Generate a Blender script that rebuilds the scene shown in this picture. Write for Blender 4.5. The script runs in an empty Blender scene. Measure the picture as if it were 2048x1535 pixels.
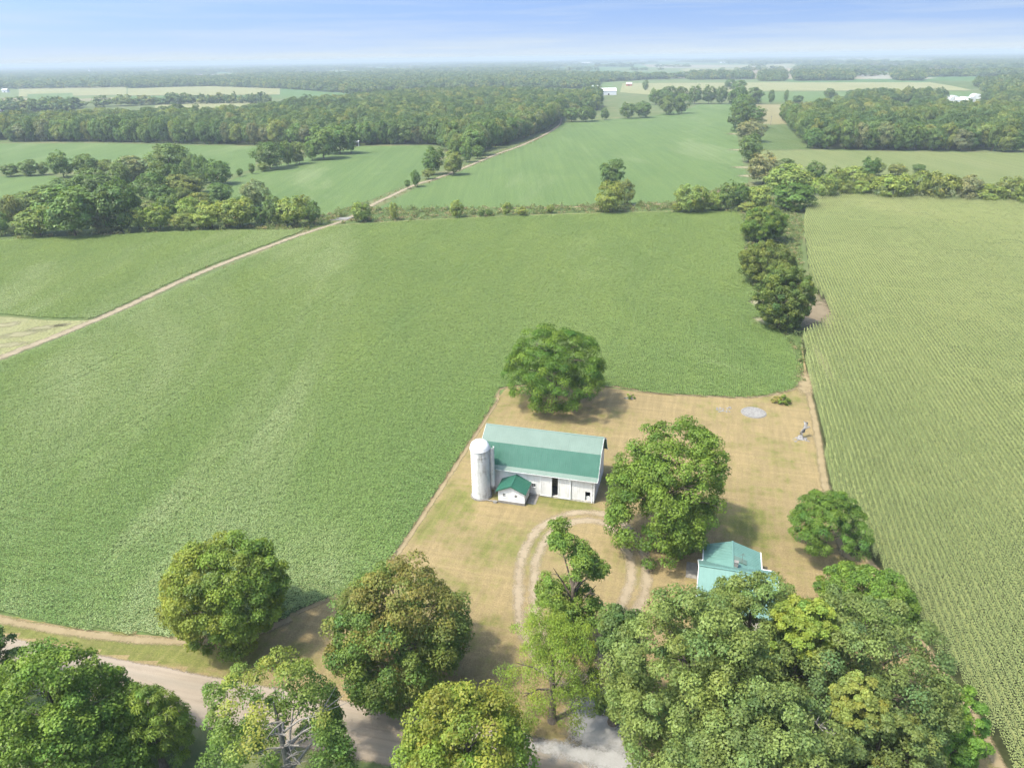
import bpy, math, random
import numpy as np
from mathutils import Vector

SC = bpy.context.scene
COL = SC.collection
R = math.radians

# ------------------------------------------------------------------ camera
CAM_H = 60.0
cam_d = bpy.data.cameras.new('camera')
cam_d.sensor_fit = 'HORIZONTAL'
cam_d.sensor_width = 36.0
cam_d.lens = 36.0 * 1420.0 / 2048.0
cam_d.clip_start = 0.5
cam_d.clip_end = 60000.0
cam = bpy.data.objects.new('camera', cam_d)
COL.objects.link(cam)
cam.location = (0, 0, CAM_H)
_p, _r = R(24.68), R(0.85)
_f = Vector((0, math.cos(_p), -math.sin(_p)))
_r0 = Vector((1, 0, 0)); _u0 = _r0.cross(_f)
_right = _r0 * math.cos(_r) - _u0 * math.sin(_r)
_up = _u0 * math.cos(_r) + _r0 * math.sin(_r)
from mathutils import Matrix
cam.matrix_world = Matrix(((_right.x, _up.x, -_f.x, 0), (_right.y, _up.y, -_f.y, 0), (_right.z, _up.z, -_f.z, CAM_H), (0, 0, 0, 1)))
SC.camera = cam

# ------------------------------------------------------------------ light
SUN_EL, SUN_AZ = R(61), R(-116)          # azimuth from +Y towards +X: the sun stands to the left, a little behind the camera
SUN_DIR = Vector((math.sin(SUN_AZ) * math.cos(SUN_EL), math.cos(SUN_AZ) * math.cos(SUN_EL), math.sin(SUN_EL)))
sun_d = bpy.data.lights.new('sun', 'SUN')
sun_d.energy = 2.0
sun_d.angle = R(3.0)
sun_d.color = (1.0, 0.93, 0.79)
sun = bpy.data.objects.new('sun', sun_d)
COL.objects.link(sun)
sun.rotation_euler = (-SUN_DIR).to_track_quat('-Z', 'Y').to_euler()
sun.location = (0, 0, 300)

W = bpy.data.worlds.new('World'); SC.world = W; W.use_nodes = True
def world_nodes():
    nt = W.node_tree; nt.nodes.clear()
    N, L = nt.nodes.new, nt.links.new
    out = N('ShaderNodeOutputWorld'); bg = N('ShaderNodeBackground'); bg.inputs['Strength'].default_value = 0.15
    tc = N('ShaderNodeTexCoord'); sep = N('ShaderNodeSeparateXYZ'); L(tc.outputs['Generated'], sep.inputs[0])
    mx = N('ShaderNodeMath'); mx.operation = 'MAXIMUM'; mx.inputs[1].default_value = 0.0005; L(sep.outputs['Z'], mx.inputs[0])
    pw = N('ShaderNodeMath'); pw.operation = 'POWER'; pw.inputs[1].default_value = 0.2; L(mx.outputs[0], pw.inputs[0])
    cmb = N('ShaderNodeCombineXYZ'); L(sep.outputs['X'], cmb.inputs[0]); L(sep.outputs['Y'], cmb.inputs[1]); L(pw.outputs[0], cmb.inputs[2])
    nrm = N('ShaderNodeVectorMath'); nrm.operation = 'NORMALIZE'; L(cmb.outputs[0], nrm.inputs[0])
    sky = N('ShaderNodeTexSky'); sky.sky_type = 'NISHITA'; sky.sun_disc = False
    sky.sun_elevation = SUN_EL; sky.sun_rotation = SUN_AZ; sky.altitude = 200; sky.air_density = 1.0; sky.dust_density = 6.5; sky.ozone_density = 2.5
    L(nrm.outputs[0], sky.inputs['Vector'])
    # thin milky band towards the horizon and faint cirrus, all round
    ml = N('ShaderNodeMath'); ml.operation = 'MULTIPLY'; ml.inputs[1].default_value = -32.0; L(mx.outputs[0], ml.inputs[0])
    ex = N('ShaderNodeMath'); ex.operation = 'EXPONENT'; L(ml.outputs[0], ex.inputs[0])
    mp = N('ShaderNodeMapping'); mp.inputs['Scale'].default_value = (1.6, 1.6, 34.0); L(tc.outputs['Generated'], mp.inputs['Vector'])
    nz = N('ShaderNodeTexNoise'); nz.inputs['Scale'].default_value = 2.2; nz.inputs['Detail'].default_value = 6; nz.inputs['Roughness'].default_value = 0.6; L(mp.outputs[0], nz.inputs['Vector'])
    cr = N('ShaderNodeMapRange'); cr.inputs[1].default_value = 0.44; cr.inputs[2].default_value = 0.72; cr.inputs[3].default_value = 0; cr.inputs[4].default_value = 0.35; L(nz.outputs['Fac'], cr.inputs[0])
    ad = N('ShaderNodeMath'); ad.operation = 'ADD'; ad.use_clamp = True; L(ex.outputs[0], ad.inputs[0]); L(cr.outputs[0], ad.inputs[1])
    mi = N('ShaderNodeMixRGB'); mi.inputs[2].default_value = SKY_MILK; L(ad.outputs[0], mi.inputs[0])
    tint = N('ShaderNodeMixRGB'); tint.blend_type = 'MULTIPLY'; tint.inputs[0].default_value = 1.0; tint.inputs[2].default_value = SKY_TINT
    L(sky.outputs[0], tint.inputs[1]); L(tint.outputs[0], mi.inputs[1]); L(mi.outputs[0], bg.inputs[0]); L(bg.outputs[0], out.inputs[0])
SKY_MILK = (1.45, 1.66, 1.85, 1)
SKY_TINT = (0.52, 0.62, 0.70, 1)
world_nodes()
W.cycles.sampling_method = 'MANUAL'; W.cycles.sample_map_resolution = 512

SC.view_settings.view_transform = 'Standard'
SC.view_settings.look = 'None'
SC.view_settings.gamma = 1.0
SC.view_settings.exposure = 1.74
SC.render.engine = 'CYCLES'
cy = SC.cycles
cy.max_bounces = 5; cy.diffuse_bounces = 3; cy.glossy_bounces = 2; cy.transmission_bounces = 3; cy.transparent_max_bounces = 8; cy.volume_bounces = 0
cy.use_denoising = True
try:
    cy.denoiser = 'OPENIMAGEDENOISE'
except Exception:
    pass
cy.sample_clamp_indirect = 4.0
cy.caustics_reflective = False; cy.caustics_refractive = False

# ------------------------------------------------------------------ layout tables, metres on the ground
NEAR = {'yellow_maple': (-31.6, 61.8, 6.7, 6.5, 0.6), 'rust_maple': (-11.7, 55.0, 7.3, 7.8, 0.4), 'orange_maple': (-4.1, 38.6, 5.4, 8.2, 1.2), 'ragged_tree': (6.1, 59.3, 3.7, 8.1, 0.8), 'honey_locust': (3.5, 50.2, 5.0, 6.0, 1.2), 'yard_maple': (19.9, 78.1, 8.3, 8.5, 1.0), 'barn_maple': (8.0, 120.6, 9.8, 7.5, 0.8), 'lawn_tree': (40.4, 75.4, 4.9, 3.8, 2.0), 'oak_west': (14.9, 44.0, 7.4, 9.3, 2.5), 'oak_east': (30.2, 46.4, 9.0, 7.3, 2.5), 'oak_north': (22.5, 51.6, 6.7, 7.1, 2.0), 'oak_south': (18.1, 37.3, 7.5, 7.5, 3.0), 'oak_corner': (29.0, 38.8, 4.8, 5.6, 3.0), 'shade_oak': (9.5, 49.9, 2.6, 6.5, 2.0), 'lime_tree': (25.2, 47.2, 2.8, 2.5, 12.5), 'gold_tree': (27.1, 40.3, 2.0, 1.8, 11.8), 'bright_shrub': (40.0, 62.9, 5.4, 3.1, 1.0), 'bright_tree': (39.3, 44.3, 2.5, 4.4, 0.5), 'road_maple': (-39.1, 43.4, 7.1, 7.4, 1.0), 'edge_tree': (-53.6, 53.9, 3.2, 3.9, 1.0), 'droop_tree': (-33.1, 45.6, 3.2, 4.7, 1.0), 'dying_tree': (-19.7, 41.9, 7.2, 7.4, 1.5)}
ROW3 = [(88.7, 241.2, 10.9, 7.2, 1.0), (73.4, 195.7, 9.9, 6.7, 1.0), (64.4, 160.3, 7.5, 8.0, 0.5)]
LEFT_LINE = [(-294.3, 434.5, 5.5, 3.2, 0.4, 'm'), (-283.8, 436.4, 5.6, 4.8, 0.4, 'm'), (-277.2, 439.2, 3.6, 3.8, 0.4, 'm'), (-258.7, 426.9, 6.9, 6.7, 0.4, 'd'), (-248.4, 432.6, 6.8, 6.0, 0.4, 'm'), (-240.0, 439.0, 5.6, 4.0, 0.4, 'o')]
LEFT_COPSE = [(-205.4, 403.4, 9.3, 7.2, 0.4, 'g'), (-196.3, 426.8, 9.1, 8.9, 0.4, 'm'), (-177.5, 412.4, 4.5, 7.2, 0.4, 'm'), (-166.0, 399.3, 3.7, 7.0, 0.4, 'd'), (-155.7, 392.8, 6.8, 6.8, 0.4, 'd'), (-158.3, 353.2, 9.5, 5.2, 0.4, 'o'), (-192.8, 337.5, 9.5, 7.5, 0.4, 'd'), (-216.4, 352.7, 5.8, 4.9, 0.4, 'd'), (-167.0, 273.1, 10.1, 8.7, 0.4, 'm'), (-152.5, 280.6, 8.0, 10.3, 0.4, 'd'), (-167.0, 339.5, 6.4, 6.8, 0.4, 'd'), (-181.0, 274.1, 7.5, 5.2, 0.4, 'o'), (-201.3, 290.1, 3.8, 6.2, 0.4, 'o'), (-214.5, 327.3, 6.9, 4.2, 0.4, 'o'), (-157.9, 278.0, 4.0, 5.0, 0.4, 'g'), (-145.6, 280.2, 3.8, 4.4, 0.4, 'l'), (-137.9, 281.4, 5.0, 4.5, 0.4, 'l'), (-142.6, 302.8, 4.3, 5.4, 0.4, 'm'), (-128.8, 280.9, 4.2, 3.0, 0.4, 'l'), (-163.9, 319.2, 2.3, 2.8, 0.4, 'd'), (-155.6, 311.1, 2.9, 3.1, 0.4, 'g'), (-131.4, 295.1, 3.9, 4.8, 0.4, 'l'), (-118.2, 283.1, 5.6, 5.0, 0.4, 'l'), (-107.4, 284.0, 6.7, 6.1, 0.4, 'l'), (-133.8, 337.1, 4.8, 4.8, 0.4, 'd'), (-152.6, 338.7, 3.6, 3.4, 0.4, 'o'), (-114.7, 325.1, 5.4, 5.7, 0.4, 'g'), (-99.2, 284.7, 2.7, 3.8, 0.4, 'm'), (-94.2, 285.9, 3.7, 5.5, 0.4, 'd'), (-90.4, 285.8, 3.1, 3.4, 0.4, 'm'), (-85.5, 283.8, 5.1, 5.6, 0.4, 'l'), (-85.7, 298.7, 3.5, 4.6, 0.4, 'o'), (-78.3, 286.4, 2.6, 4.5, 0.4, 'm'), (-155.9, 275.1, 2.6, 1.8, 0.4, 'g'), (-192.7, 276.1, 2.5, 1.5, 0.4, 'g'), (-121.1, 283.3, 2.4, 1.8, 0.4, 'l'), (-196.4, 274.7, 3.3, 4.3, 0.4, 'm'), (-189.0, 309.8, 5.1, 5.1, 0.4, 'm'), (-196.2, 369.7, 5.2, 6.9, 0.4, 'm'), (-209.8, 409.5, 6.2, 7.1, 0.4, 'd'), (-176.0, 367.9, 5.6, 7.3, 0.4, 'm'), (-167.6, 367.2, 5.1, 6.9, 0.4, 'd'), (-157.9, 366.7, 4.7, 5.1, 0.4, 'm'), (-215.4, 376.8, 6.6, 5.7, 0.4, 'm'), (-217.5, 339.7, 6.0, 4.4, 0.4, 'm'), (-215.3, 311.9, 4.8, 3.7, 0.4, 'm'), (-156.4, 326.4, 5.0, 5.0, 0.4, 'd'), (-166.9, 315.5, 3.7, 4.9, 0.4, 'm'), (-136.9, 321.2, 4.9, 3.8, 0.4, 'o'), (-114.7, 304.3, 3.6, 4.3, 0.4, 'm')]
FIELD_HEDGE = [(-145.6, 449.6, 8.3, 7.8, 0.4, 'd'), (-138.3, 463.9, 4.3, 7.2, 0.4, 'm'), (-133.4, 471.3, 4.9, 7.1, 0.4, 'o'), (-129.5, 487.9, 4.5, 5.9, 0.4, 'm'), (-123.4, 494.8, 9.6, 9.6, 0.4, 'm'), (-118.6, 522.2, 9.5, 9.5, 0.4, 'm'), (-110.5, 520.9, 5.4, 9.8, 0.4, 'm'), (-154.0, 420.7, 1.7, 2.2, 0.4, 'd'), (-150.1, 430.1, 1.7, 2.8, 0.4, 'm'), (-146.6, 440.3, 3.1, 2.5, 0.4, 'o')]
LANE_TREES = [(-42.9, 417.0, 5.8, 7.4, 0.4, 'd'), (-31.4, 414.3, 6.0, 6.0, 0.4, 'o'), (-34.7, 477.1, 4.7, 6.1, 0.4, 'm'), (-26.6, 467.9, 4.0, 5.9, 0.4, 'm'), (-20.3, 484.8, 4.2, 3.9, 0.4, 'm'), (-22.7, 500.9, 8.6, 9.7, 0.4, 'm'), (-44.0, 400.7, 3.3, 2.6, 0.4, 'o'), (-48.3, 375.1, 2.6, 4.2, 0.4, 'd'), (-51.6, 370.5, 1.5, 2.0, 0.4, 'm')]
DITCH = [(-59.9, 290.3, 4.3, 3.8, 0.4, 'l'), (-47.3, 292.4, 1.7, 3.5, 0.4, 'l'), (-22.1, 295.9, 3.2, 3.5, 0.4, 'l'), (-11.5, 297.0, 1.6, 1.4, 0.4, 'm'), (-8.3, 296.8, 1.6, 1.4, 0.4, 'm'), (-1.0, 297.8, 2.1, 2.9, 0.4, 'l'), (4.8, 297.7, 2.7, 1.7, 0.4, 'l'), (17.3, 302.0, 1.8, 1.6, 0.4, 'l')]
TRIO = [(52.3, 368.4, 6.9, 6.9, 0.4, 'd'), (42.2, 301.7, 6.4, 6.2, 0.4, 'l'), (51.0, 318.1, 4.3, 5.3, 0.4, 'o')]
FAR_COPSE = [(64.0, 762.6, 8.2, 6.6, 0.4, 'm'), (78.3, 759.5, 9.0, 7.3, 0.4, 'm'), (85.9, 770.2, 4.3, 5.2, 0.4, 'm'), (99.6, 778.6, 4.8, 5.3, 0.4, 'd'), (125.5, 793.8, 8.5, 8.5, 0.4, 'm'), (143.0, 802.1, 9.5, 8.6, 0.4, 'm'), (175.4, 839.7, 11.3, 9.6, 0.4, 'm'), (195.6, 852.7, 9.6, 11.0, 0.4, 'm')]
FAR_BELT = [(196.7, 1013.8, 10.2, 10.8, 0.4, 'd'), (212.7, 1009.2, 11.3, 11.3, 0.4, 'd'), (230.4, 1012.6, 10.2, 11.1, 0.4, 'd'), (250.2, 1019.5, 10.3, 10.8, 0.4, 'd'), (267.3, 1015.2, 10.2, 10.8, 0.4, 'd'), (283.2, 1011.2, 9.0, 10.7, 0.4, 'd')]
TREE_ROW = [(419.5, 1447.8, 9.7, 8.8, 0.4, 'd'), (352.8, 1170.2, 10.4, 12.4, 0.4, 'm'), (260.1, 864.6, 9.7, 13.1, 0.4, 'd'), (323.6, 1001.1, 9.5, 10.6, 0.4, 'd'), (241.0, 780.8, 10.5, 11.0, 0.4, 'm'), (196.5, 636.8, 8.3, 11.5, 0.4, 'd'), (215.5, 667.9, 9.8, 9.1, 0.4, 'd'), (180.3, 559.9, 8.6, 7.7, 0.4, 'g'), (145.7, 447.9, 6.2, 8.3, 0.4, 'd')]
CORN_HEDGE = [(127.9, 366.7, 7.7, 7.3, 0.4, 'g'), (130.4, 342.2, 9.6, 6.3, 0.4, 'l'), (118.9, 301.8, 7.9, 5.5, 0.4, 'b'), (158.9, 419.0, 3.4, 2.7, 0.4, 'd'), (146.2, 355.6, 3.8, 2.5, 0.4, 'l'), (155.0, 369.9, 4.5, 4.8, 0.4, 'd'), (139.7, 321.2, 4.9, 5.3, 0.4, 'l'), (151.0, 335.3, 4.5, 5.7, 0.4, 'o'), (173.8, 368.6, 6.0, 4.0, 0.4, 'l'), (152.1, 326.6, 3.1, 4.1, 0.4, 'o'), (157.8, 326.3, 4.2, 3.8, 0.4, 'l'), (183.3, 372.5, 4.6, 5.7, 0.4, 'd'), (195.7, 389.2, 3.6, 3.6, 0.4, 'o'), (163.9, 330.0, 4.3, 4.7, 0.4, 'o'), (169.2, 318.9, 6.9, 6.2, 0.4, 'l'), (206.5, 388.6, 4.5, 2.7, 0.4, 'o'), (180.7, 319.7, 4.9, 6.4, 0.4, 'o'), (223.6, 399.3, 3.3, 2.1, 0.4, 'd'), (187.8, 315.1, 6.3, 6.7, 0.4, 'o'), (197.6, 312.4, 5.5, 5.7, 0.4, 'g'), (205.8, 308.2, 5.5, 4.0, 0.4, 'l'), (214.0, 307.1, 4.6, 5.6, 0.4, 'o'), (214.8, 299.4, 3.9, 5.5, 0.4, 'o')]
DITCH_HEDGE = [(75.1, 299.4, 6.7, 5.6, 0.4, 'l'), (79.2, 299.2, 3.6, 2.6, 0.4, 'l'), (85.9, 302.2, 4.7, 4.1, 0.4, 'l'), (92.7, 303.2, 4.5, 5.4, 0.4, 'm'), (98.5, 306.4, 3.3, 5.3, 0.4, 'm'), (105.7, 306.2, 5.4, 5.1, 0.4, 'l'), (99.0, 298.5, 3.6, 2.0, 0.4, 'l'), (70.2, 300.0, 2.9, 1.7, 0.4, 'l')]
FAR_SINGLES = [(458.7, 1088.3, 7.9, 6.9, 0.4, 'd'), (471.2, 1097.9, 3.7, 4.3, 0.4, 'd'), (479.7, 1048.8, 7.0, 5.3, 0.4, 'm'), (553.8, 1121.7, 6.3, 5.0, 0.4, 'm'), (529.5, 1026.4, 6.9, 5.4, 0.4, 'd'), (550.7, 1028.6, 7.5, 5.8, 0.4, 'd'), (342.4, 991.3, 4.4, 8.6, 0.4, 'm'), (372.9, 1023.6, 3.4, 7.7, 0.4, 'm'), (378.2, 993.8, 7.8, 5.6, 0.4, 'd'), (259.9, 1449.9, 6.4, 9.2, 0.4, 'm')]
LANE = [(-117.1, 141.3), (-115.3, 148.6), (-106.4, 176.0), (-97.2, 217.1), (-83.8, 257.3), (-75.8, 276.6), (-67.9, 294.8), (-62.8, 324.8), (-57.4, 348.4), (-49.2, 381.6), (-40.6, 401.0), (-31.4, 428.3), (-15.4, 482.6), (-5.9, 513.5), (8.6, 554.4), (26.1, 617.7), (40.0, 677.8), (50.9, 739.6), (57.6, 814.4)]
SOY_MAIN = [(-127.3, 127.4), (-113.4, 145.6), (-104.1, 173.6), (-82.0, 251.2), (-73.4, 274.7), (-63.8, 284.9), (-3.9, 296.2), (67.6, 301.3), (88.2, 299.8), (95.0, 293.0), (78.8, 235.7), (69.7, 200.7), (66.2, 182.0), (63.8, 160.8), (63.1, 149.3), (60.7, 137.9), (58.4, 130.8), (55.2, 126.1), (52.1, 124.4), (45.6, 122.4), (36.3, 123.4), (26.9, 125.1), (18.1, 128.6), (-1.2, 128.8), (-3.8, 120.6), (-10.1, 97.5), (-15.5, 78.4), (-18.2, 72.5), (-21.1, 69.3), (-23.8, 67.6), (-26.6, 65.7), (-30.7, 62.9), (-35.2, 62.5), (-40.4, 62.4), (-48.4, 63.4), (-53.6, 64.4), (-62.0, 66.4), (-84.8, 72.1)]
SOY_LEFT = [(-236.0, 260.7), (-191.3, 265.7), (-156.9, 271.7), (-111.1, 277.2), (-89.2, 275.8), (-80.4, 277.8), (-85.7, 257.5), (-98.5, 220.6), (-107.5, 178.0), (-111.8, 175.1), (-121.3, 175.9), (-135.3, 179.3), (-181.3, 186.8)]
WEEDS = [(-179.1, 184.1), (-134.2, 177.6), (-120.4, 174.3), (-110.3, 173.5), (-105.8, 174.8), (-109.6, 162.2), (-114.7, 147.7), (-116.5, 140.5), (-127.3, 127.4)]
CORN = [(132.8, 314.1), (153.5, 324.5), (184.9, 315.9), (216.9, 301.8), (251.7, 279.6), (130.6, 118.6), (79.2, 58.0), (60.1, 36.6), (42.2, 36.9), (44.9, 44.4), (45.7, 49.5), (45.8, 54.5), (45.7, 65.3), (46.5, 74.0), (44.1, 75.1), (46.0, 84.0), (48.5, 93.2), (52.6, 105.7), (56.0, 117.0), (59.8, 130.3), (63.9, 143.4), (66.9, 152.3), (76.1, 162.0), (79.6, 167.3), (82.8, 179.1), (85.5, 194.9), (99.3, 234.5), (114.6, 277.1)]
CORN_BARE = [(64.2, 159.0), (67.9, 154.9), (76.5, 161.3), (80.6, 168.4), (83.7, 181.2), (84.3, 199.9), (78.6, 200.2)]
MID_SOY = [(-58.9, 317.5), (-46.2, 378.1), (-29.7, 424.1), (-12.2, 482.2), (10.4, 554.1), (28.0, 613.4), (42.2, 677.5), (54.6, 750.7), (84.2, 776.1), (153.4, 817.0), (226.1, 942.6), (257.2, 1018.3), (295.9, 1008.6), (211.4, 700.7), (152.0, 483.6), (122.5, 372.3), (103.4, 355.7), (73.1, 322.4), (-4.1, 316.7)]
MID_LEFT = [(-157.6, 358.2), (-152.7, 442.7), (-137.3, 512.5), (-113.0, 567.0), (-59.7, 566.7), (-46.2, 469.0), (-51.4, 395.1), (-66.2, 337.3), (-80.4, 303.8), (-98.3, 307.3), (-122.5, 309.1)]
FAR_LEFT = [(-570.4, 649.4), (-427.9, 630.2), (-337.4, 618.0), (-194.3, 577.6), (-155.6, 451.4), (-164.0, 423.9), (-229.8, 440.2), (-332.8, 483.6), (-440.6, 495.1)]
LEFT_EDGE = [(-400.2, 447.0), (-302.9, 437.5), (-268.2, 434.1), (-233.4, 395.0), (-247.4, 352.0), (-285.2, 310.3)]
RIGHT_HAY = [(162.9, 504.1), (204.2, 501.8), (328.4, 470.3), (408.5, 434.2), (298.6, 310.2), (249.7, 351.4), (173.7, 401.7), (150.7, 431.9)]
RIGHT_GREEN = [(229.9, 697.5), (259.7, 692.4), (207.0, 507.2), (165.3, 509.6)]
RIGHT_TAN = [(322.2, 991.1), (375.9, 977.9), (277.8, 759.2), (261.1, 702.9), (235.9, 707.3)]
DITCH_STRIP = [(-236.0, 260.7), (-191.3, 265.7), (-156.9, 271.7), (-111.1, 277.2), (-80.4, 277.8), (-73.4, 274.7), (-63.8, 284.9), (-3.9, 296.2), (67.6, 301.3), (88.2, 299.8), (95.0, 293.0), (120.5, 363.1), (103.4, 355.7), (73.1, 322.4), (-4.1, 316.7), (-58.9, 317.5), (-66.2, 337.3), (-80.4, 303.8), (-98.3, 307.3), (-122.5, 309.1), (-157.6, 358.2), (-233.4, 395.0), (-247.4, 352.0), (-285.2, 310.3)]
LAWN = [(-1.4, 130.5), (18.2, 129.8), (27.2, 126.6), (36.6, 124.7), (46.0, 123.7), (55.8, 128.0), (60.5, 135.3), (63.9, 146.3), (65.3, 146.2), (60.4, 130.2), (56.5, 116.9), (53.2, 105.7), (49.1, 93.2), (46.6, 84.0), (44.8, 75.6), (47.2, 74.0), (46.4, 65.3), (46.3, 54.4), (46.2, 49.5), (45.4, 44.4), (42.8, 36.9), (9.8, 43.7), (14.1, 45.3), (8.7, 46.8), (2.0, 47.9), (-10.4, 50.1), (-16.1, 51.7), (-22.6, 53.5), (-31.5, 55.5), (-36.9, 57.2), (-45.2, 59.2), (-54.6, 61.5), (-63.7, 63.7), (-81.3, 67.9), (-85.6, 73.1), (-62.3, 66.9), (-53.9, 64.9), (-48.7, 63.9), (-40.6, 63.0), (-35.4, 63.0), (-30.9, 63.4), (-27.0, 66.2), (-24.2, 68.1), (-21.5, 69.8), (-18.6, 73.0), (-15.9, 78.9), (-10.6, 98.1), (-4.3, 121.5)]
BANK = [(96.1, 298.1), (120.5, 363.1), (122.0, 324.6), (116.9, 281.6), (97.9, 234.6), (85.7, 199.9), (74.3, 173.4), (65.5, 149.2), (58.9, 129.1), (57.5, 129.1), (63.1, 146.3), (64.4, 162.5), (66.7, 183.7), (70.0, 200.7), (79.2, 235.7)]
WOOD_LEFT = [(-577.9, 658.4), (-436.3, 643.0), (-341.7, 626.1), (-198.7, 585.0), (-161.2, 576.6), (-114.3, 573.9), (-56.1, 569.6), (-34.9, 505.8), (-18.4, 523.7), (9.2, 592.9), (37.6, 693.1), (50.9, 769.6), (56.9, 828.7), (101.2, 881.2), (118.8, 1008.2), (124.4, 1092.0), (-12.8, 1297.0), (-137.5, 1279.8), (-225.4, 1096.4), (-281.3, 944.3), (-282.5, 819.0), (-383.2, 833.8), (-462.6, 795.5), (-682.8, 790.2)]
WOOD_RIGHT = [(272.7, 747.6), (208.7, 509.9), (249.0, 496.3), (331.6, 475.1), (419.8, 446.9), (626.0, 686.1), (490.2, 721.5), (437.6, 752.6), (383.4, 795.2), (328.1, 800.7), (262.1, 692.7)]
WOOD_MISC = [[(-882.9, 1107.3), (-665.9, 1147.4), (-564.8, 1223.3), (-524.8, 1254.7), (-498.8, 1198.5), (-648.1, 1149.7), (-594.1, 1039.9), (-659.2, 1057.4), (-886.1, 1118.6)], [(127.9, 1309.4), (155.2, 1301.0), (128.5, 1074.1), (105.8, 1011.3)], [(-306.4, 1443.7), (-174.6, 1623.2), (-16.5, 1671.4), (176.0, 1546.6), (230.9, 1928.5), (438.0, 2151.2), (161.1, 2930.7), (-592.9, 2923.3)], [(-1639.8, 2081.2), (-1484.4, 2346.6), (-1266.7, 2573.7), (-2403.5, 4917.4), (-4619.9, 7372.2), (-4649.7, 5961.5)], [(597.1, 2528.2), (759.9, 2420.3), (631.6, 1986.7), (478.4, 2020.9)], [(804.6, 2461.8), (848.6, 2361.4), (663.9, 1842.1), (601.3, 1833.4)], [(909.0, 2463.9), (1074.0, 2422.2), (810.7, 1808.7), (684.1, 1832.1)], [(1194.1, 2411.4), (1272.1, 2352.9), (924.5, 1713.4), (890.6, 1768.4)], [(871.4, 1429.3), (1131.4, 1684.2), (1368.0, 1636.2), (815.3, 964.5), (660.0, 971.6), (700.8, 1102.1)], [(1216.0, 2248.0), (1490.9, 2119.7), (1350.4, 1917.4), (1073.8, 1982.1)], [(2875.1, 5224.5), (3324.8, 4355.4), (2405.1, 3143.4), (1971.6, 3574.6)], [(451.3, 1003.1), (537.0, 1015.8), (566.2, 996.3), (519.7, 912.4), (414.0, 918.1)], [(-512.1, 1223.6), (-384.8, 1218.6), (-364.0, 1188.9), (-498.8, 1198.5)], [(-991.9, 2009.0), (-804.6, 2074.6), (-534.8, 1808.3), (-324.8, 1532.7), (-533.7, 2547.1), (-1591.6, 3248.8)], [(634.6, 1013.8), (799.9, 945.8), (718.5, 846.8), (579.9, 898.0)]]
FAR_CORN = [(274.1, 1836.1), (619.9, 1750.2), (892.7, 1623.6), (837.4, 1443.2), (769.7, 1266.3), (663.3, 1293.7), (439.6, 1361.3), (351.7, 1330.8), (237.3, 1275.6), (202.4, 1380.3)]
FAR_GREEN = [(424.1, 1326.2), (750.8, 1234.6), (678.0, 1094.4), (465.3, 1035.0), (389.0, 1031.0), (342.1, 1043.2)]
FAR_DARK = [(913.5, 1682.4), (1368.0, 1636.2), (1115.9, 1329.8), (934.7, 1455.7), (803.3, 1315.6), (849.5, 1464.5)]
FAR_FIELDS = [([(-1359.4, 2146.5), (-1152.7, 2336.2), (-790.8, 1593.6), (-1001.2, 1573.2)], 'tan'), ([(-1061.9, 1700.5), (-989.9, 1750.0), (-679.5, 1199.1), (-748.8, 1190.6)], 'green'), ([(-1594.3, 2522.5), (-1336.2, 2712.8), (-1152.7, 2336.2), (-1359.4, 2146.5)], 'green'), ([(-969.7, 1968.5), (-821.3, 2118.3), (-554.5, 1876.0), (-440.9, 1485.3), (-763.2, 1543.1)], 'tan'), ([(-538.7, 1165.4), (-527.7, 1269.9), (-418.7, 1241.5), (-343.0, 1011.5), (-463.8, 999.3)], 'tan'), ([(812.0, 3647.3), (1064.6, 3547.9), (818.1, 2607.8), (612.3, 2593.1)], 'tan'), ([(1138.1, 3637.2), (1321.9, 3276.2), (1079.7, 2671.4), (862.2, 2749.6)], 'brown'), ([(2189.2, 4019.3), (2049.8, 3072.5), (1736.6, 2599.1), (1630.0, 2950.9)], 'grey'), ([(921.9, 2615.2), (1272.1, 2352.9), (1189.7, 2198.9), (836.2, 2369.7)], 'tan')]
THIN = [(63.2, 165.5, 4.0, 3.5), (66.3, 179.5, 3.5, 6)]
SANDY = [(191.0, 618.1, 14, 12), (160.7, 510.2, 12, 8), (137.4, 427.0, 10, 7), (129.1, 395.2, 7, 6)]
CORNER = [(-120.5, 164.1, 7, 3), (-117.0, 168.5, 6, 2.5), (-118.8, 156.7, 6, 2.5), (-113.6, 170.2, 3, 1.6), (-128.5, 170.9, 5, 3)]
ROAD_FAR = [(-54.7, 61.8), (14.1, 45.6)]
DRIVE_W = [(8.6, 52.7), (5.2, 55.9), (3.0, 59.4), (1.6, 63.3), (1.4, 69.3), (1.9, 75.1), (3.7, 80.4), (6.5, 83.5), (9.5, 84.7)]
DRIVE_E = [(9.5, 84.7), (12.7, 84.1), (15.1, 81.2), (16.1, 76.3), (15.7, 71.3), (14.0, 66.8), (12.1, 63.1), (10.9, 59.3), (9.7, 55.8), (8.6, 52.7), (7.5, 50.2), (6.2, 47.4)]
APRON = [(8.1, 52.9), (9.9, 52.9), (9.2, 50.1), (9.5, 48.1), (13.4, 45.9), (14.0, 45.1), (0.7, 46.9), (2.2, 48.3), (4.7, 49.0), (6.8, 50.8)]
MISC = {'pad': (44.4, 116.3), 'bush_a': (51.2, 120.0), 'bush_b': (50.0, 120.7), 'rubble': (39.1, 117.7), 'slabs': (22.9, 123.0), 'stump': (49.2, 106.3), 'culvert': (-68.3, 296.8), 'pole': (242.7, 695.3), 'trash': (21.5, 78.5), 'sandy_a': (63.0, 166.2), 'sandy_b': (68.1, 177.7), 'dead_tree': (26.8, 39.7), 'sprig': (3.5, 44.5)}
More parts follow.
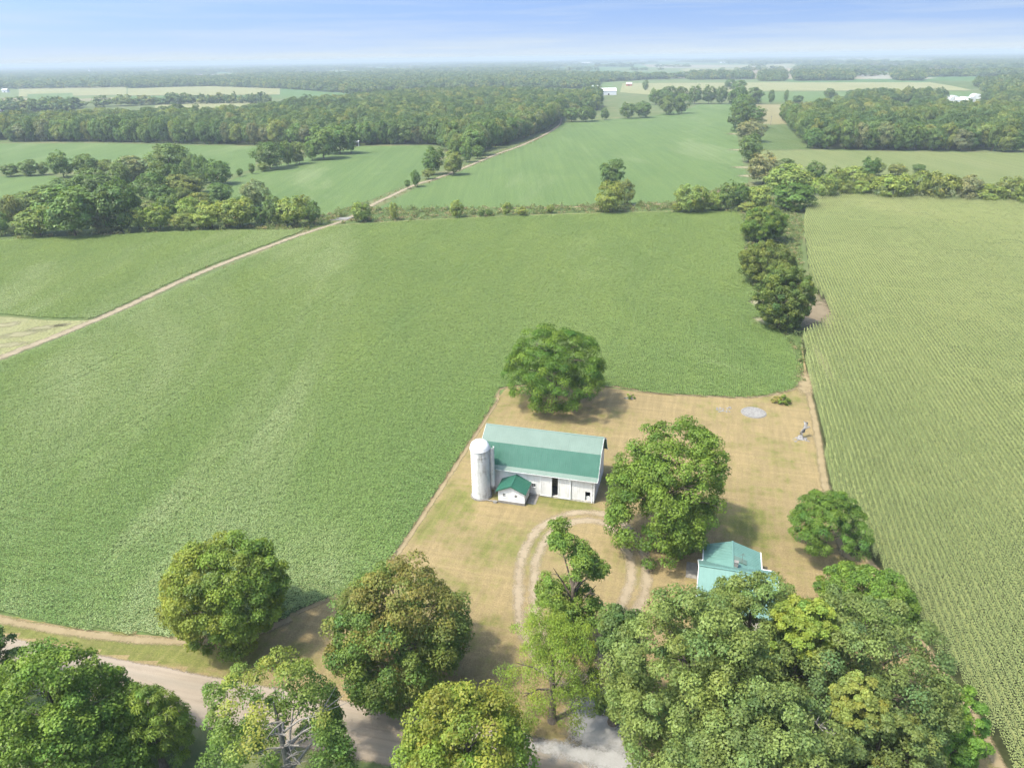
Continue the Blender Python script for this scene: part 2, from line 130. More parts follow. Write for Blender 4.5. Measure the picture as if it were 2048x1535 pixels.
FAR_BUILDINGS = [(170.0, 1296.0, 'long'), (171.0, 1500.0, 'house'), (644.0, 1049.0, 'hoop'), (590.0, 979.0, 'hoop'), (592.0, 1013.0, 'hoop'), (567.0, 952.0, 'shed'), (-607.0, 3426.0, 'tank'), (-548.0, 2947.0, 'house'), (-2679.0, 4988.0, 'tower'), (-1203.0, 1846.0, 'house'), (-722.0, 1094.0, 'shed'), (-543.0, 1970.0, 'house'), (-571.0, 1882.0, 'shed'), (265.0, 1676.0, 'red'), (1019.0, 2248.0, 'long'), (1043.0, 2369.0, 'house'), (2128.0, 4128.0, 'long'), (1372.0, 2525.0, 'shed'), (1540.0, 2386.0, 'house'), (1014.0, 2018.0, 'house'), (1639.0, 5923.0, 'shed'), (358.0, 7909.0, 'long'), (385.0, 6275.0, 'long'), (720.0, 7207.0, 'long'), (-116.0, 571.0, 'blind')]
FARM = -0.274                                   # heading of the barn, the field rows and the lanes
E1 = np.array([math.cos(FARM), math.sin(FARM)]); E2 = np.array([-math.sin(FARM), math.cos(FARM)])
BARN = np.array([11.82, 87.9])
def farm(x, y): return tuple(BARN + E1 * x + E2 * y)

# ------------------------------------------------------------------ helpers
def tag(o, label=None, cat=None, group=None, kind=None):
    if label: o['label'] = label
    if cat: o['category'] = cat
    if group: o['group'] = group
    if kind: o['kind'] = kind
    return o
def empty(name, loc, rz=0.0):
    o = bpy.data.objects.new(name, None); COL.objects.link(o); o.location = loc; o.rotation_euler = (0, 0, rz); o.empty_display_size = 0.5
    return o
def add(name, me, parent=None, loc=None):
    o = bpy.data.objects.new(name, me); COL.objects.link(o)
    if parent: o.parent = parent
    if loc is not None: o.location = loc
    return o
def npmesh(name, v, faces, mats, smooth=False, matidx=None, **attrs):
    """verts (N,3), faces (M,k) all with k corners; attrs: name=(domain, type, array)"""
    me = bpy.data.meshes.new(name)
    v = np.ascontiguousarray(v, np.float32); f = np.ascontiguousarray(faces, np.int32); k = f.shape[1]
    me.vertices.add(len(v)); me.vertices.foreach_set('co', v.ravel())
    me.loops.add(f.size); me.loops.foreach_set('vertex_index', f.ravel())
    me.polygons.add(len(f)); me.polygons.foreach_set('loop_start', np.arange(0, f.size, k, dtype=np.int32))
    if matidx is not None: me.polygons.foreach_set('material_index', np.ascontiguousarray(matidx, np.int32))
    me.update(calc_edges=True)
    if smooth: me.polygons.foreach_set('use_smooth', np.ones(len(f), bool))
    for m in (mats if isinstance(mats, (list, tuple)) else [mats]): me.materials.append(m)
    for an, (dom, ty, arr) in attrs.items():
        a = me.attributes.new(an, ty, dom); a.data.foreach_set('color' if ty == 'FLOAT_COLOR' else ('vector' if ty == 'FLOAT_VECTOR' else 'value'), np.ascontiguousarray(arr, np.float32 if ty != 'INT' else np.int32).ravel())
    return me
class MB:
    def __init__(s): s.v = []; s.f = []
    def poly(s, pts):
        b = len(s.v); s.v += [tuple(p) for p in pts]; s.f.append(tuple(range(b, b + len(pts)))); return s
    def box(s, x0, x1, y0, y1, z0, z1):
        b = len(s.v); s.v += [(x0, y0, z0), (x1, y0, z0), (x1, y1, z0), (x0, y1, z0), (x0, y0, z1), (x1, y0, z1), (x1, y1, z1), (x0, y1, z1)]
        s.f += [tuple(b + i for i in q) for q in ((3, 2, 1, 0), (4, 5, 6, 7), (0, 1, 5, 4), (1, 2, 6, 5), (2, 3, 7, 6), (3, 0, 4, 7))]; return s
    def hexa(s, p):                               # eight corners, bottom ring then top ring
        b = len(s.v); s.v += [tuple(q) for q in p]
        s.f += [tuple(b + i for i in q) for q in ((3, 2, 1, 0), (4, 5, 6, 7), (0, 1, 5, 4), (1, 2, 6, 5), (2, 3, 7, 6), (3, 0, 4, 7))]; return s
    def slab(s, q, t):                            # a quad given a thickness along its normal, downwards
        a, b_, c, d = [Vector(p) for p in q]; n = (b_ - a).cross(d - a).normalized() * t
        if n.z < 0: n = -n
        return s.hexa([a - n, b_ - n, c - n, d - n, a, b_, c, d])
    def bar(s, a, b, w, h=None):
        a, b = Vector(a), Vector(b); h = h or w; d = (b - a).normalized(); up = Vector((0, 0, 1)) if abs(d.z) < .95 else Vector((1, 0, 0))
        x = d.cross(up).normalized() * w / 2; y = x.cross(d).normalized() * h / 2
        return s.hexa([a - x - y, a + x - y, b + x - y, b - x - y, a - x + y, a + x + y, b + x + y, b - x + y])
    def tube(s, pts, rad, n=8, cap=True):
        pts = [Vector(p) for p in pts]; rings = []
        for i, p in enumerate(pts):
            d = (pts[min(i + 1, len(pts) - 1)] - pts[max(i - 1, 0)]).normalized(); up = Vector((0, 0, 1)) if abs(d.z) < .9 else Vector((1, 0, 0))
            x = d.cross(up).normalized(); y = x.cross(d); b = len(s.v); r = rad[i] if hasattr(rad, '__len__') else rad
            s.v += [tuple(p + (x * math.cos(2 * math.pi * k / n) + y * math.sin(2 * math.pi * k / n)) * r) for k in range(n)]; rings.append(b)
        for a, b in zip(rings, rings[1:]):
            s.f += [(a + k, b + k, b + (k + 1) % n, a + (k + 1) % n)[::-1] for k in range(n)]
        if cap: s.f += [tuple(rings[-1] + k for k in range(n))[::-1], tuple(rings[0] + k for k in range(n))]
        return s
    def lathe(s, prof, n=32, c=(0, 0)):
        rings = []
        for r, z in prof:
            b = len(s.v); s.v += [(c[0] + r * math.cos(2 * math.pi * k / n), c[1] + r * math.sin(2 * math.pi * k / n), z) for k in range(n)]; rings.append(b)
        for a, b in zip(rings, rings[1:]): s.f += [(a + k, a + (k + 1) % n, b + (k + 1) % n, b + k) for k in range(n)]
        return s
    def mesh(s, name, mat, smooth=False):
        me = bpy.data.meshes.new(name); me.from_pydata(s.v, [], s.f); me.update()
        if smooth:
            for p in me.polygons: p.use_smooth = True
        me.materials.append(mat); return me
    def build(s, name, mat, parent=None, smooth=False, loc=None): return add(name, s.mesh(name, mat, smooth), parent, loc)

def inside(poly, x, y):
    """point in polygon, vectorised"""
    p = np.asarray(poly); r = np.zeros(np.shape(x), bool); j = len(p) - 1
    for i in range(len(p)):
        xi, yi = p[i]; xj, yj = p[j]
        c = (yi > y) != (yj > y)
        with np.errstate(divide='ignore', invalid='ignore'):
            r ^= c & (x < (xj - xi) * (y - yi) / (yj - yi) + xi)
        j = i
    return r
def seg_dist(line, x, y):
    d = np.full(np.shape(x), 1e9); t_along = np.zeros(np.shape(x)); acc = 0
    for (ax, ay), (bx, by) in zip(line, line[1:]):
        l2 = (bx - ax) ** 2 + (by - ay) ** 2; t = np.clip(((x - ax) * (bx - ax) + (y - ay) * (by - ay)) / l2, 0, 1)
        d = np.minimum(d, np.hypot(x - ax - t * (bx - ax), y - ay - t * (by - ay)))
    return d
def smooth_line(pts, n=8, closed=False):
    """Catmull-Rom through the points"""
    p = [np.array(q, float) for q in pts]; out = []
    m = len(p)
    for i in range(m if closed else m - 1):
        if closed: a, b, c, d = p[i - 1], p[i], p[(i + 1) % m], p[(i + 2) % m]
        else: a, b, c, d = p[max(i - 1, 0)], p[i], p[i + 1], p[min(i + 2, m - 1)]
        for k in range(n):
            t = k / n; out.append(tuple(0.5 * (2 * b + (c - a) * t + (2 * a - 5 * b + 4 * c - d) * t * t + (3 * b - a - 3 * c + d) * t ** 3)))
    if not closed: out.append(tuple(p[-1]))
    return out
def in_view(x, y, m=12.0):
    return (y > 25) & (np.abs(x) < 0.80 * (y + 18) + m)

# ------------------------------------------------------------------ materials
class NT:
    def __init__(s, name):
        s.m = bpy.data.materials.new(name); s.m.use_nodes = True; s.t = s.m.node_tree; s.t.nodes.clear(); s.out = s.n('ShaderNodeOutputMaterial')
    def n(s, ty, **kw):
        x = s.t.nodes.new(ty)
        for k, v in kw.items(): setattr(x, k, v)
        return x
    def l(s, a, b): s.t.links.new(a, b); return s
    def val(s, sock, v):
        if hasattr(v, 'links') or isinstance(v, bpy.types.NodeSocket): s.l(v, sock)
        else: sock.default_value = v
    def pos(s): return s.n('ShaderNodeNewGeometry').outputs['Position']
    def obj(s): return s.n('ShaderNodeTexCoord').outputs['Object']
    def mapping(s, vec, rot=(0, 0, 0), scale=(1, 1, 1), loc=(0, 0, 0)):
        m = s.n('ShaderNodeMapping'); s.l(vec, m.inputs[0]); m.inputs['Rotation'].default_value = rot; m.inputs['Scale'].default_value = scale; m.inputs['Location'].default_value = loc; return m.outputs[0]
    def noise(s, vec, scale, detail=4, rough=0.55, dist=0.0):
        x = s.n('ShaderNodeTexNoise'); s.l(vec, x.inputs['Vector']); x.inputs['Scale'].default_value = scale; x.inputs['Detail'].default_value = detail; x.inputs['Roughness'].default_value = rough; x.inputs['Distortion'].default_value = dist; return x.outputs['Fac']
    def ramp(s, fac, lo, hi, a=0.0, b=1.0):
        x = s.n('ShaderNodeMapRange'); x.interpolation_type = 'SMOOTHSTEP'; s.val(x.inputs[0], fac); x.inputs[1].default_value = lo; x.inputs[2].default_value = hi; x.inputs[3].default_value = a; x.inputs[4].default_value = b; return x.outputs[0]
    def mix(s, fac, a, b, mode='MIX'):
        x = s.n('ShaderNodeMixRGB'); x.blend_type = mode; s.val(x.inputs[0], fac); s.val(x.inputs[1], a); s.val(x.inputs[2], b); return x.outputs[0]
    def math(s, op, a, b=0.0, clamp=False):
        x = s.n('ShaderNodeMath', operation=op); x.use_clamp = clamp; s.val(x.inputs[0], a); s.val(x.inputs[1], b); return x.outputs[0]
    def attr(s, name, what='Fac'): x = s.n('ShaderNodeAttribute'); x.attribute_name = name; return x.outputs[what]
    def bump(s, h, strength=0.5, dist=0.1):
        x = s.n('ShaderNodeBump'); x.inputs['Strength'].default_value = strength; x.inputs['Distance'].default_value = dist; s.l(h, x.inputs['Height']); return x.outputs[0]
    def bsdf(s, col, rough=0.8, spec=0.2, normal=None, alpha=None, metal=0.0, out=True):
        b = s.n('ShaderNodeBsdfPrincipled'); s.val(b.inputs['Base Color'], col); s.val(b.inputs['Roughness'], rough); b.inputs['Specular IOR Level'].default_value = spec; b.inputs['Metallic'].default_value = metal
        if normal is not None: s.l(normal, b.inputs['Normal'])
        sh = b.outputs[0]
        if alpha is not None:
            t = s.n('ShaderNodeBsdfTransparent'); mx = s.n('ShaderNodeMixShader'); s.val(mx.inputs[0], alpha); s.l(t.outputs[0], mx.inputs[1]); s.l(sh, mx.inputs[2]); sh = mx.outputs[0]
        if out: s.l(sh, s.out.inputs[0])
        return sh
def c4(c): return (c[0], c[1], c[2], 1.0)
def plain(name, col, rough=0.7, spec=0.25, var=0.12, scale=3.0, metal=0.0):
    t = NT(name); p = t.obj(); f = t.noise(p, scale, 5, 0.6)
    c = t.mix(t.ramp(f, .3, .7), c4([x * (1 - var) for x in col]), c4([min(1, x * (1 + var)) for x in col]))
    t.bsdf(c, rough, spec, t.bump(f, .15, .02), metal=metal); return t.m
def leafy(name, mode):
    """leaves: colour per leaf from the mesh, times the tree's own colour; thin, so partly translucent"""
    t = NT(name); leaf = t.attr('leafcol', 'Color'); oi = t.n('ShaderNodeObjectInfo')
    if mode == 'object': c = t.mix(1.0, t.mix(1.0, leaf, oi.outputs['Color'], 'MULTIPLY'), (2.0, 1.92, 1.25, 1), 'MULTIPLY')
    elif mode == 'random':
        cr = t.n('ShaderNodeValToRGB'); e = cr.color_ramp.elements
        stops = [(0, (.07, .112, .035)), (.25, (.09, .145, .042)), (.5, (.115, .17, .048)), (.72, (.14, .185, .05)), (.88, (.18, .22, .055)), (1, (.21, .215, .06))]
        while len(e) < len(stops): e.new(0.5)
        for x, (q, k) in zip(e, stops): x.position = q; x.color = c4(k)
        t.l(oi.outputs['Random'], cr.inputs[0]); c = t.mix(1.0, leaf, cr.outputs[0], 'MULTIPLY')
    else: c = leaf
    sh = t.bsdf(c, 0.5, 0.22, out=False)
    tr = t.n('ShaderNodeBsdfTranslucent'); t.l(t.mix(1.0, c, (1.15, 1.2, 0.6, 1), 'MULTIPLY'), tr.inputs[0])
    mx = t.n('ShaderNodeMixShader'); mx.inputs[0].default_value = 0.36; t.l(sh, mx.inputs[1]); t.l(tr.outputs[0], mx.inputs[2]); t.l(mx.outputs[0], t.out.inputs[0]); return t.m
def crop_mat(name, cols, pale, s1=0.011, rot=FARM, stretch=3.0, leaf=True, lush=None):
    """standing crop: colour drifts over tens of metres across the field, streaked along the rows"""
    t = NT(name); p = t.pos(); q = t.mapping(p, (0, 0, -rot), (1.0, 1.0 / stretch, 0.0))
    n1 = t.noise(q, s1 * 2.2, 5, 0.6, 0.4); n2 = t.noise(q, 0.09, 4, 0.6); n3 = t.noise(q, 0.016, 6, 0.62, .6)
    c = t.mix(t.ramp(n1, .36, .64), c4(cols[0]), c4(cols[1])); c = t.mix(t.ramp(n2, .4, .75, 0, .55), c, c4(cols[2]))
    if lush:                                    # deeper green towards the road, paler towards the ditch
        sp = t.n('ShaderNodeSeparateXYZ'); t.l(p, sp.inputs[0]); yy = t.math('ADD', sp.outputs['Y'], t.math('MULTIPLY', t.math('SUBTRACT', n1, .5), 90.0)); c = t.mix(t.ramp(yy, 60, 200, 1, 0), c, t.mix(1.0, c, c4(lush), 'MULTIPLY'))
    c = t.mix(t.ramp(n3, .53, .68, 0, .85), c, c4(pale))
    if leaf:
        c = t.mix(1.0, c, t.attr('leafcol', 'Color'), 'MULTIPLY'); sh = t.bsdf(c, 0.5, 0.25, out=False)
        tr = t.n('ShaderNodeBsdfTranslucent'); t.l(t.mix(1.0, c, (1.1, 1.15, .6, 1), 'MULTIPLY'), tr.inputs[0])
        mx = t.n('ShaderNodeMixShader'); mx.inputs[0].default_value = 0.25; t.l(sh, mx.inputs[1]); t.l(tr.outputs[0], mx.inputs[2]); t.l(mx.outputs[0], t.out.inputs[0])
    else:
        g = t.noise(p, 1.4, 4, 0.7); g2 = t.noise(p, 0.35, 3, .6); rw = t.noise(t.mapping(p, (0, 0, -rot), (1.0, .015, 0.0)), .35, 4, .65)
        c = t.mix(t.ramp(rw, .3, .7), t.mix(1.0, c, (.91, .92, .91, 1), 'MULTIPLY'), t.mix(1.0, c, (1.07, 1.06, 1.06, 1), 'MULTIPLY'))
        c = t.mix(t.ramp(g, .3, .72), t.mix(1.0, c, (.72, .74, .7, 1), 'MULTIPLY'), t.mix(1.0, c, (1.18, 1.16, 1.1, 1), 'MULTIPLY'))
        t.bsdf(c, 0.8, 0.1, t.bump(t.math('ADD', g, g2), .8, .5))
    return t.m

M = {}
M['leaf'] = leafy('leaf_foliage', 'object'); M['leaf_wood'] = leafy('wood_foliage', 'random'); M['leaf_plain'] = leafy('weed_foliage', 'plain')
def bark_mat(name, col):
    t = NT(name); p = t.mapping(t.obj(), scale=(1, 1, .25)); f = t.noise(p, 7, 6, .65)
    t.bsdf(t.mix(t.ramp(f, .3, .7), c4([c * .55 for c in col]), c4([c * 1.25 for c in col])), .9, .1, t.bump(f, .6, .05)); return t.m
M['bark'] = bark_mat('bark', (.13, .105, .08)); M['dead_bark'] = bark_mat('weathered_bark', (.25, .23, .205))
M['soy'] = crop_mat('soybean_leaves', [(.178, .243, .07), (.205, .266, .077), (.232, .293, .076)], (.30, .345, .16), lush=(.76, .89, .84))
M['soy_far'] = crop_mat('soybean_canopy', [(.088, .135, .045), (.10, .148, .049), (.115, .16, .052)], (.14, .18, .078), leaf=False)
M['corn'] = crop_mat('corn_leaves', [(.26, .31, .118), (.285, .33, .128), (.305, .345, .138)], (.325, .355, .148), stretch=2.0)
M['hay'] = crop_mat('hay_canopy', [(.125, .15, .055), (.14, .16, .062), (.155, .168, .066)], (.155, .17, .075), leaf=False)
M['hay_green'] = crop_mat('rough_pasture', [(.075, .11, .034), (.09, .12, .038), (.10, .13, .045)], (.115, .14, .05), leaf=False)
M['tan_field'] = crop_mat('ripe_grain', [(.19, .17, .085), (.21, .185, .1), (.2, .18, .085)], (.22, .2, .11), leaf=False)
M['pale_field'] = crop_mat('pale_grain', [(.2, .2, .095), (.22, .215, .105), (.21, .21, .10)], (.23, .22, .12), leaf=False)
M['brown_field'] = crop_mat('bare_field', [(.25, .19, .13), (.27, .21, .15), (.22, .18, .12)], (.28, .22, .16), leaf=False)
M['grey_field'] = crop_mat('stubble_field', [(.22, .21, .18), (.24, .225, .2), (.2, .2, .16)], (.26, .25, .22), leaf=False)

def ground_mat():
    """open country: dry verge grass close by, a patchwork of parcels far off"""
    t = NT('open_ground'); p = t.pos()
    a = t.noise(p, .05, 5, .6); b = t.noise(p, 1.2, 4, .7)
    near = t.mix(t.ramp(a, .45, .75), (.08, .11, .04, 1), (.15, .14, .07, 1)); near = t.mix(t.ramp(b, .4, .75, 0, .4), near, (.17, .155, .08, 1))
    v = t.n('ShaderNodeTexVoronoi'); v.distance = 'CHEBYCHEV'; t.l(t.mapping(p, (0, 0, -FARM), (1, .55, 0)), v.inputs['Vector']); v.inputs['Scale'].default_value = .0021
    cr = t.n('ShaderNodeValToRGB'); cr.color_ramp.interpolation = 'CONSTANT'; e = cr.color_ramp.elements
    st = [(0, (.07, .12, .04)), (.28, (.11, .14, .055)), (.42, (.2, .19, .10)), (.55, (.08, .13, .045)), (.72, (.21, .18, .12)), (.82, (.10, .14, .05)), (.93, (.22, .21, .16))]
    while len(e) < len(st): e.new(.5)
    for x, (q, k) in zip(e, st): x.position = q; x.color = c4(k)
    sx = t.n('ShaderNodeSeparateColor'); t.l(v.outputs['Color'], sx.inputs[0]); t.l(sx.outputs[0], cr.inputs[0])
    sp = t.n('ShaderNodeSeparateXYZ'); t.l(p, sp.inputs[0])
    c = t.mix(t.ramp(sp.outputs['Y'], 1250, 1500), near, cr.outputs[0])
    t.bsdf(c, .95, .05, t.bump(b, .4, .15)); return t.m
M['ground'] = ground_mat()
def lawn_mat():
    t = NT('dry_mown_lawn'); p = t.pos(); q = t.mapping(p, (0, 0, -FARM))
    big = t.noise(p, .06, 5, .62, .5); mid = t.noise(p, .35, 5, .6); fine = t.noise(p, 5.0, 4, .75); blade = t.noise(p, 16.0, 2, .8)
    sp = t.n('ShaderNodeSeparateXYZ'); t.l(q, sp.inputs[0])
    def strips(axis, w, ph):
        wob = t.math('MULTIPLY', t.noise(p, .25, 2, .5), 1.1)
        return t.math('SINE', t.math('ADD', t.math('MULTIPLY', t.math('ADD', sp.outputs[axis], wob), 2 * math.pi / w), ph))
    mow = t.math('ADD', t.math('MULTIPLY', t.math('POWER', t.math('ABSOLUTE', strips('X', 2.7, 0.3)), 6.0), t.ramp(mid, .3, .7, .3, 1.2)), t.math('MULTIPLY', t.math('POWER', t.math('ABSOLUTE', strips('Y', 3.0, 1.1)), 6.0), t.ramp(big, .35, .65, 1.1, .2)))
    tan = t.mix(t.ramp(fine, .25, .75), (.152, .115, .056, 1), (.272, .209, .109, 1))
    grn = t.mix(t.ramp(fine, .25, .75), (.065, .085, .018, 1), (.145, .155, .042, 1))
    d = t.math('ADD', big, t.math('MULTIPLY', t.math('SUBTRACT', mid, .5), .55))
    d = t.math('ADD', d, t.math('MULTIPLY', mow, -.006)); d = t.math('ADD', d, t.math('MULTIPLY', t.math('SUBTRACT', fine, .5), .22))
    sa = t.noise(t.mapping(q, scale=(1.5, .10, 0)), 1.0, 3, .6); sb = t.noise(t.mapping(q, scale=(.12, 1.4, 0)), 1.0, 3, .6); streak = t.math('ADD', sa, sb)
    d = t.math('ADD', d, t.math('MULTIPLY', t.math('SUBTRACT', streak, 1.0), .30))
    d = t.math('ADD', d, t.math('MULTIPLY', t.attr('lush', 'Fac'), .22))
    c = t.mix(t.ramp(d, .47, .76, 0, .85), tan, grn)
    c = t.mix(t.ramp(mow, .1, 1.6, 0, .15), c, (.31, .24, .135, 1)); c = t.mix(t.ramp(blade, .25, .8, 0, .4), c, t.mix(1.0, c, (.5, .5, .42, 1), 'MULTIPLY'))
    c = t.mix(t.ramp(streak, .8, 1.2, 0, .75), c, t.mix(1.0, c, (1.3, 1.28, 1.25, 1), 'MULTIPLY')); c = t.mix(t.ramp(mid, .45, .75, 0, .3), c, t.mix(1.0, c, (.72, .7, .66, 1), 'MULTIPLY'))
    t.bsdf(c, .95, .05, t.bump(t.math('ADD', fine, blade), .7, .06)); return t.m
M['lawn'] = lawn_mat()
def path_mat(name, a, b, kind, stone=(.55, .52, .46)):
    """worn earth or gravel that frays out at its edges"""
    t = NT(name); p = t.pos(); u = t.math('ABSOLUTE', t.attr('across', 'Fac')); n1 = t.noise(p, .5, 5, .65); n2 = t.noise(p, 3.2, 4, .7); n3 = t.noise(p, 14, 2, .8)
    c = t.mix(t.ramp(n1, .3, .7), c4(a), c4(b)); c = t.mix(t.ramp(n2, .5, .85, 0, .55), c, c4(stone)); c = t.mix(t.ramp(n3, .3, .8, 0, .25), c, t.mix(1.0, c, (.6, .58, .55, 1), 'MULTIPLY'))
    rag = t.math('ADD', t.math('MULTIPLY', t.math('SUBTRACT', n1, .5), .9), t.math('MULTIPLY', t.math('SUBTRACT', n2, .5), .7))
    if kind == 'twin':                       # two wheel tracks with grass between
        w = t.math('SUBTRACT', 1.0, t.math('DIVIDE', t.math('ABSOLUTE', t.math('SUBTRACT', u, .55)), .5)); al = t.ramp(t.math('ADD', w, t.math('MULTIPLY', rag, 1.9)), -.25, .95, 0, .8)
    elif kind == 'road':
        al = t.ramp(t.math('ADD', t.math('SUBTRACT', 1.0, u), t.math('MULTIPLY', rag, .25)), .03, .16)
        s = t.noise(t.mapping(t.attr('uvw', 'Vector'), scale=(1.0, .03, 1)), 1.6, 4, .6); c = t.mix(t.ramp(s, .36, .64, 0, .8), c, c4(stone))
        tr_ = t.math('ABSOLUTE', t.math('SUBTRACT', u, .42)); c = t.mix(t.ramp(tr_, .05, .2, .45, 0), c, (.22, .19, .15, 1))
    else: al = t.ramp(t.math('ADD', t.math('SUBTRACT', 1.0, u), t.math('MULTIPLY', rag, 1.2)), .05, .75, 0, .95)
    t.bsdf(c, .95, .08, t.bump(t.math('ADD', n2, n3), .5, .05), alpha=al); return t.m
M['lane'] = path_mat('sandy_lane', (.22, .18, .12), (.27, .225, .155), 'soft', (.30, .255, .185))
M['drive'] = path_mat('worn_drive', (.285, .225, .15), (.335, .27, .185), 'twin', (.36, .30, .22))
M['road'] = path_mat('gravel_road', (.215, .175, .13), (.245, .20, .152), 'road', (.275, .228, .178))
M['apron'] = path_mat('crushed_stone', (.26, .25, .235), (.32, .31, .295), 'soft', (.37, .365, .355))
M['soil'] = path_mat('bare_soil', (.16, .125, .08), (.20, .16, .105), 'soft', (.22, .18, .125))
M['dust'] = path_mat('thin_crop_patch', (.20, .19, .105), (.23, .21, .125), 'soft', (.26, .23, .15)); M['edge'] = path_mat('trodden_edge', (.22, .17, .095), (.26, .205, .12), 'soft', (.28, .225, .14))

def roof_mat(name, col, rough=.38):
    t = NT(name); p = t.obj(); n = t.noise(p, .6, 5, .6); n2 = t.noise(t.mapping(p, scale=(6, .3, .3)), 2, 4, .6)
    c = t.mix(t.ramp(n, .3, .7, 0, .5), c4(col), c4([min(1, x * 1.18 + .012) for x in col])); c = t.mix(t.ramp(n2, .5, .8, 0, .10), c, (.25, .33, .29, 1))
    t.bsdf(c, t.ramp(n2, .3, .7, rough - .02, rough + .1), .4); return t.m
M['roof'] = roof_mat('green_metal_roof', (.022, .098, .064)); M['roof_teal'] = roof_mat('teal_metal_roof', (.10, .195, .168), .45); M['roof_pale_lit'] = roof_mat('pale_sky_lit_green_roof', (.098, .148, .12), .5)  # the paler green paints sky reflection and glare into the barn's shallower slopes
def white_mat(name, base, dirt, amt, board=None):
    t = NT(name); p = t.obj(); s = t.noise(t.mapping(p, scale=(1, 1, .14)), 3.5, 6, .7); b = t.noise(p, .7, 5, .65); k = t.noise(p, 9, 4, .7)
    d = t.math('ADD', t.math('MULTIPLY', s, .6), t.math('MULTIPLY', b, .4)); c = t.mix(t.ramp(d, .46, .66, 0, amt), c4(base), c4(dirt)); c = t.mix(t.ramp(k, .55, .8, 0, amt * .5), c, c4([x * .8 for x in dirt]))
    t.bsdf(c, .65, .2, t.bump(k, .2, .02)); return t.m
M['white'] = white_mat('white_barn_paint', (.60, .59, .575), (.38, .35, .31), .5); M['trim'] = white_mat('white_trim', (.66, .66, .645), (.5, .48, .44), .4)
M['silo'] = white_mat('whitewashed_staves', (.56, .555, .54), (.24, .225, .2), .85); M['dome'] = white_mat('white_dome', (.70, .70, .70), (.5, .48, .46), .4)
M['concrete'] = plain('concrete', (.19, .175, .155), .9, .1, .2, 1.5); M['stone'] = plain('stone', (.40, .37, .33), .9, .1, .3, 2.0); M['pale_stone'] = plain('pale_stone', (.20, .19, .175), .9, .1, .2, 3)
M['dark'] = plain('dark_timber', (.035, .028, .022), .9, .1, .3, 2); M['iron'] = plain('rusty_iron', (.14, .10, .08), .7, .3, .3, 6); M['grey_wood'] = plain('silvered_wood', (.21, .2, .19), .9, .1, .3, 2.5)
M['straw'] = plain('straw', (.42, .33, .16), .95, .05, .3, 4); M['house_wall'] = plain('cream_siding', (.62, .58, .5), .7, .2, .08, 2)
M['far_white'] = plain('far_white_metal', (.6, .6, .6), .5, .3, .05, .1); M['far_red'] = plain('far_red_boards', (.33, .13, .09), .8, .1, .15, .3); M['far_grey'] = plain('far_grey_metal', (.5, .5, .5), .5, .3, .1, .2)
def glass_mat():
    t = NT('window_glass'); t.bsdf((.03, .035, .04, 1), .12, .8); return t.m
M['glass'] = glass_mat()

# ------------------------------------------------------------------ the setting
def sheet(name, poly, z, mat, kind='structure', across=False):
    v = [(x, y, z) for x, y in poly]; me = bpy.data.meshes.new(name); me.from_pydata(v, [], [tuple(range(len(v)))]); me.update(); me.materials.append(mat)
    if me.polygons[0].normal.z < 0: me.flip_normals()
    return tag(add(name, me), kind=kind)
def ribbon(name, line, half, z, mat, kind='structure', taper=None):
    p = np.array(line); d = np.gradient(p, axis=0); d /= np.linalg.norm(d, axis=1)[:, None]; nrm = np.stack([-d[:, 1], d[:, 0]], 1)
    us = np.linspace(-1, 1, 9); n = len(p); h = np.full(n, half) if np.isscalar(half) else np.asarray(half)
    xy = p[:, None, :] + nrm[:, None, :] * us[None, :, None] * h[:, None, None]
    v = np.concatenate([xy, np.full((n, 9, 1), z)], 2).reshape(-1, 3); al = np.concatenate([[0], np.cumsum(np.linalg.norm(np.diff(p, axis=0), axis=1))])
    i = np.arange(n - 1)[:, None] * 9 + np.arange(8)[None, :]; f = np.stack([i, i + 9, i + 10, i + 1], 2).reshape(-1, 4)[:, ::-1]
    ac = np.broadcast_to(us, (n, 9)).copy()
    if taper: ac = np.sign(ac + 1e-9) * np.maximum(np.abs(ac), np.maximum(1 - al / taper, 1 - (al[-1] - al) / taper)[:, None])
    uvw = np.stack([np.broadcast_to(us * h[:, None], (n, 9)), np.broadcast_to(al[:, None], (n, 9)), np.zeros((n, 9))], 2)
    me = npmesh(name, v, f, mat, across=('POINT', 'FLOAT', ac), uvw=('POINT', 'FLOAT_VECTOR', uvw))
    if me.polygons[0].normal.z < 0: me.flip_normals()
    return tag(add(name, me), kind=kind)
def blob(name, c, rx, ry, rot, z, mat, kind='structure'):
    """ragged patch lying on the ground"""
    n, rings = 40, 6; v = [(c[0], c[1], z)]; a = [0.0]
    for k in range(1, rings + 1):
        for i in range(n):
            t = 2 * math.pi * i / n; x, y = rx * k / rings * math.cos(t), ry * k / rings * math.sin(t)
            v.append((c[0] + x * math.cos(rot) - y * math.sin(rot), c[1] + x * math.sin(rot) + y * math.cos(rot), z)); a.append(k / rings)
    f = [(0, 1 + i, 1 + (i + 1) % n) for i in range(n)]
    for k in range(rings - 1):
        b = 1 + k * n; f += [(b + i, b + n + i, b + n + (i + 1) % n, b + (i + 1) % n) for i in range(n)]
    me = bpy.data.meshes.new(name); me.from_pydata(v, [], f); me.update(); me.materials.append(mat); at = me.attributes.new('across', 'FLOAT', 'POINT'); at.data.foreach_set('value', a)
    return tag(add(name, me), kind=kind)

